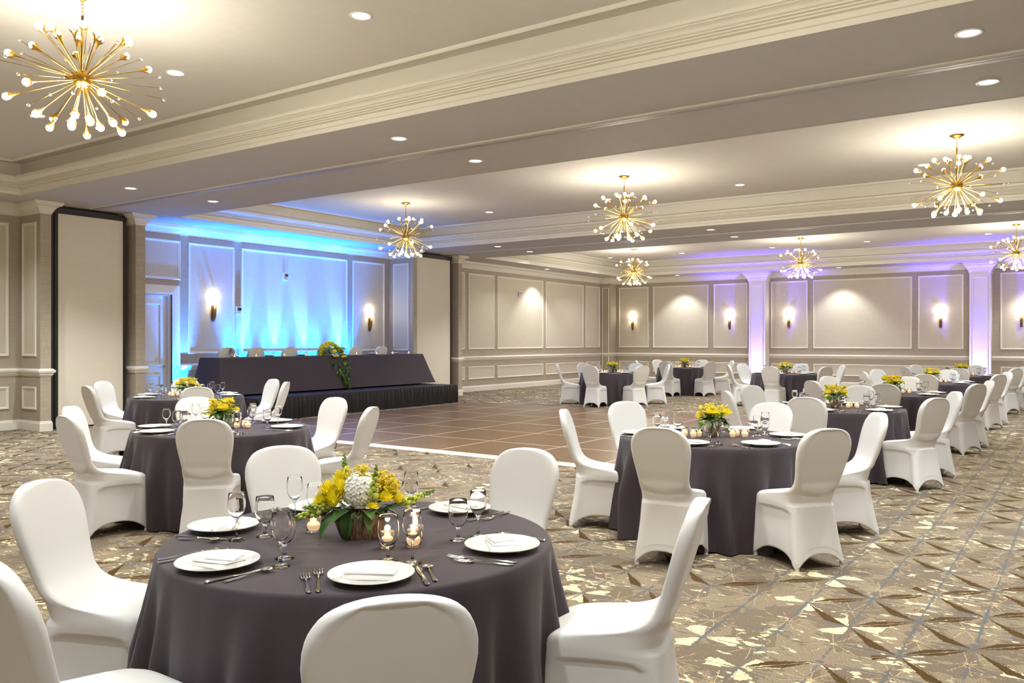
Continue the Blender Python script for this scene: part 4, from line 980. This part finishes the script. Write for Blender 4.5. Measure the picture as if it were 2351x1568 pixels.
def arrangement(kind):
    t = thing('flower_arrangement', 'x', 'flowers', (0, 0, 0), 0, 'flower centrepieces'); R = random.Random(kind * 7 + 1)
    if kind == 0:                                            # the big one on the foreground table; local +X = to the right, -Y = to the viewer
        child('wooden_pot', bowl_mesh(0.105, 0.062, 0.10), t); h = 0.10
        stick(t, 'hyd', (0.0, 0.0, h + 0.085))
        for p, k_, s_ in (((-0.125, -0.02, h + 0.075), 'mum', 1.2), ((-0.15, -0.04, h + 0.035), 'mum', 1.1), ((-0.085, 0.02, h + 0.115), 'mum', 1.05), ((0.105, -0.03, h + 0.055), 'rose', 1.0), ((0.125, 0.0, h + 0.075), 'mum', 0.85), ((0.06, -0.065, h + 0.03), 'rose', 0.7), ((-0.03, 0.06, h + 0.08), 'mum', 1.0), ((-0.10, -0.055, h + 0.05), 'mum', 1.1), ((-0.075, -0.03, h + 0.09), 'mum', 1.0), ((0.09, 0.03, h + 0.10), 'mum', 0.9), ((0.155, -0.02, h + 0.05), 'mum', 0.7)):
            stick(t, k_, p, None, R.uniform(0, 3), s_)
        for p, d, k_ in (((-0.07, 0.02, h + 0.06), (-0.02, 0.1, 1.0), 'snap'), ((0.055, -0.06, h + 0.04), (0.15, -0.25, 1.0), 'snap'), ((-0.12, -0.05, h + 0.02), (-1.0, -0.25, -0.22), 'snap'), ((0.14, 0.0, h + 0.02), (1.0, 0.1, 0.42), 'snap'), ((-0.10, -0.04, h + 0.03), (-1.0, -0.5, 0.05), 'snapS')):
            stick(t, k_, p, d)
        for i in range(14): a = R.uniform(0.7, 2.6) if i < 8 else R.uniform(-0.4, 0.5); stick(t, 'sol', (math.cos(a) * 0.03, 0.01, h + 0.05), (math.cos(a), R.uniform(-0.4, 0.5), abs(math.sin(a)) * 1.2 + 0.5))
        for i in range(16):
            a = 2 * PI * i / 16 + R.uniform(-0.15, 0.15); stick(t, 'fern' if i % 3 == 0 else 'leaf', (math.cos(a) * 0.07, math.sin(a) * 0.04, h + 0.01), (math.cos(a), math.sin(a), R.uniform(-0.25, 0.35)), 0, R.uniform(0.8, 1.25))
        for p, d, s_ in (((-0.04, -0.062, h + 0.01), (-0.1, -0.5, -1.0), 1.15), ((-0.09, -0.05, h), (-0.7, -0.6, -0.5), 1.2), ((0.03, -0.066, h), (0.5, -0.5, -0.8), 0.8)): stick(t, 'leaf', p, d, 0, s_)
    else:
        mb = MB().lathe([(0, 0), (0.045, 0), (0.062, 0.095), (0.058, 0.095), (0.054, 0.08), (0, 0.08)], 24); child('wooden_pot', mb.mesh('tapered_pot', MT['bark'], smooth=True, auto=40, recalc=True), t); h = 0.09
        fl = {1: (('rose', -0.035, -0.035, 0.085, 1.25), ('rose', 0.075, -0.01, 0.08, 1.1), ('rose', 0.02, 0.05, 0.10, 1.0), ('mum', -0.08, 0.03, 0.06, 0.8)),
              2: (('mum', -0.075, 0.0, 0.095, 1.0), ('mum', -0.03, -0.06, 0.06, 1.05), ('rose', 0.05, -0.05, 0.07, 1.25), ('rose', 0.03, 0.03, 0.115, 1.0), ('mum', 0.10, 0.02, 0.05, 0.8)),
              3: (('rose', -0.07, -0.03, 0.065, 1.2), ('rose', 0.06, -0.04, 0.07, 1.1), ('mum', 0.0, 0.03, 0.11, 0.9), ('hyd', -0.01, 0.02, 0.06, 0.6), ('mum', 0.10, 0.03, 0.045, 0.7))}[kind]
        for k_, x, y, z, s_ in fl: stick(t, k_, (x * 1.45, y * 1.25, h + z * 1.2), None, R.uniform(0, 3), s_ * 1.2)
        for d in ((-0.55, 0.2, 1.0), (0.75, 0.1, 0.9), (-1.0, -0.3, 0.05), (0.25, 0.3, 1.0)): stick(t, 'snap', (d[0] * 0.04, d[1] * 0.04, h + 0.03), d)
        for i in range(8): a = R.uniform(0, 6.28); stick(t, 'sol', (0, 0, h + 0.03), (math.cos(a) * 0.9, math.sin(a) * 0.7, 1.0), 0, 1.3)
        for i in range(26):
            a = 2 * PI * i / 13 + R.uniform(-0.15, 0.15); stick(t, ('leaf', 'leafB', 'leaf')[i % 3], (math.cos(a) * 0.045, math.sin(a) * 0.04, h + R.uniform(0.0, 0.08)), (math.cos(a), math.sin(a), R.uniform(-0.4, 0.3) if i < 13 else R.uniform(0.3, 1.2)), 0, R.uniform(1.0, 1.45))
    return [t, False]
for k in range(4): PR['fl%d' % k] = arrangement(k)

# ------------------------------------------------------------------ the round tables
seat = {0: 'near left', 1: 'near right', 2: 'right', 3: 'far right', 4: 'far left', 5: 'left'}
CW = math.radians(34.7)
TB = [  # centre, cloth, name, six chairs (world angle, radius), flowers, detail level
 ((-2.400, 2.400), 0, 'foreground table', [(-91, 1.37), (-43, 1.47), (26, 1.33, -11), (95, 1.37), (151.7, 1.45), (208.9, 1.37)], 'fl0', 2),
 ((-2.513, 6.531), 1, 'second table of right row', [(-85.5, 1.35), (-34.5, 1.33), (34, 1.33), (87.5, 1.33), (150, 1.33), (200.5, 1.24)], 'fl1', 2),
 ((-6.414, 4.681), 2, 'middle table of left row', [(-96.5, 1.33), (-41, 1.33), (29, 1.38), (89, 1.33), (155, 1.33), (217, 1.33)], 'fl2', 2),
 ((-10.42, 7.016), 0, 'table before the stage', [(-98, 1.33), (-29, 1.33), (37.5, 1.38), (79.5, 1.33), (147, 1.33), (204, 1.33)], 'fl3', 2),
 ((-2.430, 10.13), 2, 'third table of right row', [(-88.5, 1.33), (-28.5, 1.33), (27, 1.33), (89.5, 1.33), (154, 1.33), (217, 1.28)], 'fl3', 2),
 ((-2.400, 13.40), 1, 'fourth table of right row', [(-85, 1.33), (-27, 1.33), (23.5, 1.33), (89.5, 1.33), (145, 1.33), (226.5, 1.33)], 'fl2', 1),
 ((-2.400, 17.25), 0, 'fifth table of right row', [(-86.5, 1.33), (-30, 1.33), (27.5, 1.33), (85, 1.33), (146, 1.33), (214.5, 1.28)], 'fl3', 1),
 ((-2.330, 21.04), 2, 'farthest table of right row', [(-87, 1.33), (-33.5, 1.33), (28.5, 1.33), (83.5, 1.33), (142.5, 1.33), (220.5, 1.33)], 'fl1', 1),
 ((-9.550, 18.079), 1, 'table beyond the dance floor', [(-84.5, 1.33), (-30.5, 1.33), (36.5, 1.38), (89.5, 1.33), (151.5, 1.33), (210, 1.33)], 'fl1', 1),
 ((-9.576, 22.561), 2, 'table deep in the left corner', [(-89, 1.33), (-33.5, 1.33), (34.5, 1.38), (89.5, 1.33), (149.5, 1.33), (213.5, 1.38)], 'fl2', 1),
 ((-5.894, 19.88), 0, 'table by the violet column', [(-87, 1.33), (-32.5, 1.33), (31, 1.33), (91, 1.33), (157.5, 1.33), (213, 1.33)], 'fl3', 1)]
RN = random.Random(11)
for ti, ((cx, cyy), ci, tn, chairs, fl, lod) in enumerate(TB):
    t = thing('round_table', 'round folding table under the charcoal cloth, ' + tn, 'table', (cx, cyy, 0), 0, 'round banquet tables')
    ob('tabletop', TT, t)
    for k in range(4): ob('leg', TL, t, (0.45 * math.cos(PI / 4 + k * PI / 2), 0.45 * math.sin(PI / 4 + k * PI / 2), 0))
    z0 = TZ + 0.001
    cl = ob('tablecloth', CL[ci], None, (cx, cyy, 0), (0, 0, ti * 0.7)); tag(cl, 'floor-length charcoal tablecloth on the ' + tn, 'tablecloth', 'round charcoal tablecloths')
    wob = (0, -0.5, 1.2, -1.8, 0.8, 1.0)
    for k, (a, r, *tw) in enumerate(chairs):
        aa = rad(a); top_off = 0.358        # the measured radius is that of the backrest's top
        x = cx + (r - top_off) * math.cos(aa); y = cyy + (r - top_off) * math.sin(aa)
        put_chair(x, y, aa - PI / 2 + rad(RN.uniform(-4, 4)) + rad(tw[0] if tw else 0), 'white-covered banquet chair at the %s of the %s' % (seat[k], tn), 'white-covered chairs at the ' + tn)
        # place setting; outward unit vector o, sitter's right q
        sa = rad({0: -100, 1: -42, 2: 15, 3: 88, 4: 153, 5: 202}[k] if ti == 0 else (a if abs(a - (-90, -30, 30, 90, 150, 210)[k]) < 12 else (-90, -34, 28, 90, 150, 206)[k]))
        o_ = Vector((math.cos(sa), math.sin(sa))); q = Vector((-o_.y, o_.x)); rz = sa + PI / 2
        def at(r_, t_): p = Vector((cx, cyy)) + o_ * r_ + q * t_; return p.x, p.y
        sl = '%s seat of the %s' % (seat[k], tn)
        j = lambda s_: RN.uniform(-s_, s_)
        x, y = at(0.605 + j(0.008), j(0.01)); put('plate', x, y, z0, j(3), 'white dinner plate at the ' + sl, 'white dinner plates')
        nk = (2, 0, 1, 1, 0, 2)[k] if ti == 0 else RN.randrange(3)
        if ti == 0: nk = {0: 1, 1: 0, 2: 1, 3: 0, 4: 1, 5: 2}[k]
        put('napkin%d' % nk, x, y, z0 + 0.0085, rz + j(0.3), 'folded white napkin at the ' + sl, 'folded white napkins')
        x, y = at(0.385 + j(0.012), 0.085 + j(0.01)); put('goblet', x, y, z0, 0, 'short water goblet at the ' + sl, 'water goblets')
        x, y = at(0.450 + j(0.012), 0.162 + j(0.01)); put('wine', x, y, z0, 0, 'tall wine glass at the ' + sl, 'wine glasses')
        if lod == 2:
            x, y = at(0.60 + j(0.01), -0.168); put('fork', x, y, z0, rz + j(0.08), 'steel dinner fork at the ' + sl, 'dinner forks')
            x, y = at(0.615 + j(0.01), -0.205); put('sfork', x, y, z0, rz + j(0.1), 'small steel salad fork at the ' + sl, 'salad forks')
            x, y = at(0.61 + j(0.01), 0.170); put('knife', x, y, z0, rz + j(0.08), 'steel table knife at the ' + sl, 'table knives')
            x, y = at(0.60 + j(0.01), 0.202); put('spoon', x, y, z0, rz + j(0.1), 'steel soup spoon at the ' + sl, 'soup spoons')
    # centrepiece turned to the viewer
    put(fl, cx, cyy, z0, CW + (0.0 if ti == 0 else 0.5 * math.sin(ti * 2.3)), 'yellow flower centrepiece in a wooden pot on the ' + tn, 'flower centrepieces')
    rt = Vector((math.cos(CW), math.sin(CW))); fwv = Vector((-math.sin(CW), math.cos(CW))); c2 = Vector((cx, cyy))
    if ti == 0: cp = [((-2.19, 2.33), 'in front of the goblet'), ((-2.12, 2.40), 'beside the wine glass'), ((-2.17, 2.47), 'behind the other two'), ((-2.62, 2.35), 'under the left snapdragon'), ((-2.55, 2.62), 'behind the pot')]
    else:
        cp = []
        for sx, nm_ in ((-1, 'left'), (1, 'right')):
            for k, (dx, dy) in enumerate(((-0.04, 0.03), (0.02, -0.03), (0.075, 0.02)) if sx < 0 else ((-0.06, -0.02), (-0.01, 0.05), (0.04, -0.02))):
                p = c2 + rt * (sx * 0.20 + dx) + fwv * (-0.02 + dy); cp.append(((p.x, p.y), ('left of', 'middle of', 'right of')[k] + ' the %s-hand trio' % nm_))
    for (x, y), lb in cp:
        cd = put('candle', x, y, z0, 0, 'votive candle %s on the %s' % (lb, tn), 'votive candles')
        if lod == 2: light('candle_light', 'POINT', (0, 0, 0.075), 0.10, (1.0, 0.68, 0.36), cd, 0.012)

# ------------------------------------------------------------------ on the head table
for y, lb in ((10.55, 'first'), (11.27, 'second'), (12.16, 'third'), (13.22, 'fourth'), (14.16, 'fifth'), (15.03, 'sixth')):
    put_chair(-14.66, y, PI / 2 * 1 + rad(0) + PI, 'white-covered chair behind the head table, %s from the door' % lb, 'white-covered chairs at the head table', SZ)
hs = [10.75, 11.65, 12.55, 13.75, 14.75, 15.55]
for i, y in enumerate(hs):
    sl = 'head table setting %s' % ('first from the door', 'second from the door', 'third from the door', 'right beside the floral', 'second from the right end', 'at the right end')[i]
    put('plate', -14.38, y, HZ + 0.001, 0, 'white dinner plate, ' + sl, 'white dinner plates'); put('napkin0', -14.38, y, HZ + 0.0095, -PI / 2, 'folded white napkin, ' + sl, 'folded white napkins')
    put('wine', -14.25, y - 0.13, HZ + 0.001, 0, 'wine glass, ' + sl, 'wine glasses'); put('goblet', -14.2, y - 0.03, HZ + 0.001, 0, 'water goblet, ' + sl, 'water goblets')
for i, y in enumerate((10.57, 11.10, 11.83, 12.43, 13.96, 14.63, 15.19, 15.78)):
    put('candle', -14.10, y, HZ + 0.001, 0, 'lit votive candle on the head table, %s from the door' % ('first', 'second', 'third', 'fourth', 'fifth', 'sixth', 'seventh', 'eighth')[i], 'votive candles')
t = thing('cascading_floral', 'yellow and green floral cascading over the front of the head table', 'flowers', (-14.12, 13.12, HZ)); R = random.Random(2)
for i in range(15):
    u = i / 14; a = PI * u; k_ = 'rose' if i % 2 else 'mum'
    p = (0.02 + R.uniform(-0.03, 0.06), -0.36 + 0.68 * u + R.uniform(-0.03, 0.03), 0.04 + 0.20 * math.sin(a) + R.uniform(-0.02, 0.03)); stick(t, k_, p, None, R.uniform(0, 3), R.uniform(1.4, 2.0))
for i in range(8): stick(t, 'rose', (0.12 + R.uniform(0, 0.05), R.uniform(-0.05, 0.4), R.uniform(-0.06, 0.1)), None, R.uniform(0, 3), R.uniform(1.3, 1.8))
for i in range(70):
    a = R.uniform(0, 2 * PI); stick(t, ('leaf', 'fern', 'leafB', 'snapS', 'leaf')[i % 5], (0.04, R.uniform(-0.35, 0.38), R.uniform(0.0, 0.15)), (0.5 + 0.5 * math.cos(a), math.sin(a) * 1.2, R.uniform(-0.1, 0.9)), 0, R.uniform(1.0, 1.5))
for i in range(120):                                          # the trailing part follows the slope of the cloth
    v = R.random() ** 0.8; wd = 0.26 * (1 - v) + 0.05; z = -0.02 - 0.62 * v; x = 0.12 + 0.02 + (-z) * 0.42
    stick(t, ('fern', 'leaf', 'leafB', 'fern')[i % 4], (x + R.uniform(0, 0.05), 0.17 + R.uniform(-wd, wd), z), (0.35, R.uniform(-0.7, 0.7), -1.0), 0, R.uniform(0.7, 1.3))

# any prototype never placed would stand at the origin: remove it
for k_, p in PR.items():
    if not p[1]:
        for ch in KIDS.get(p[0].name, []): bpy.data.objects.remove(ch, do_unlink=True)
        bpy.data.objects.remove(p[0], do_unlink=True)
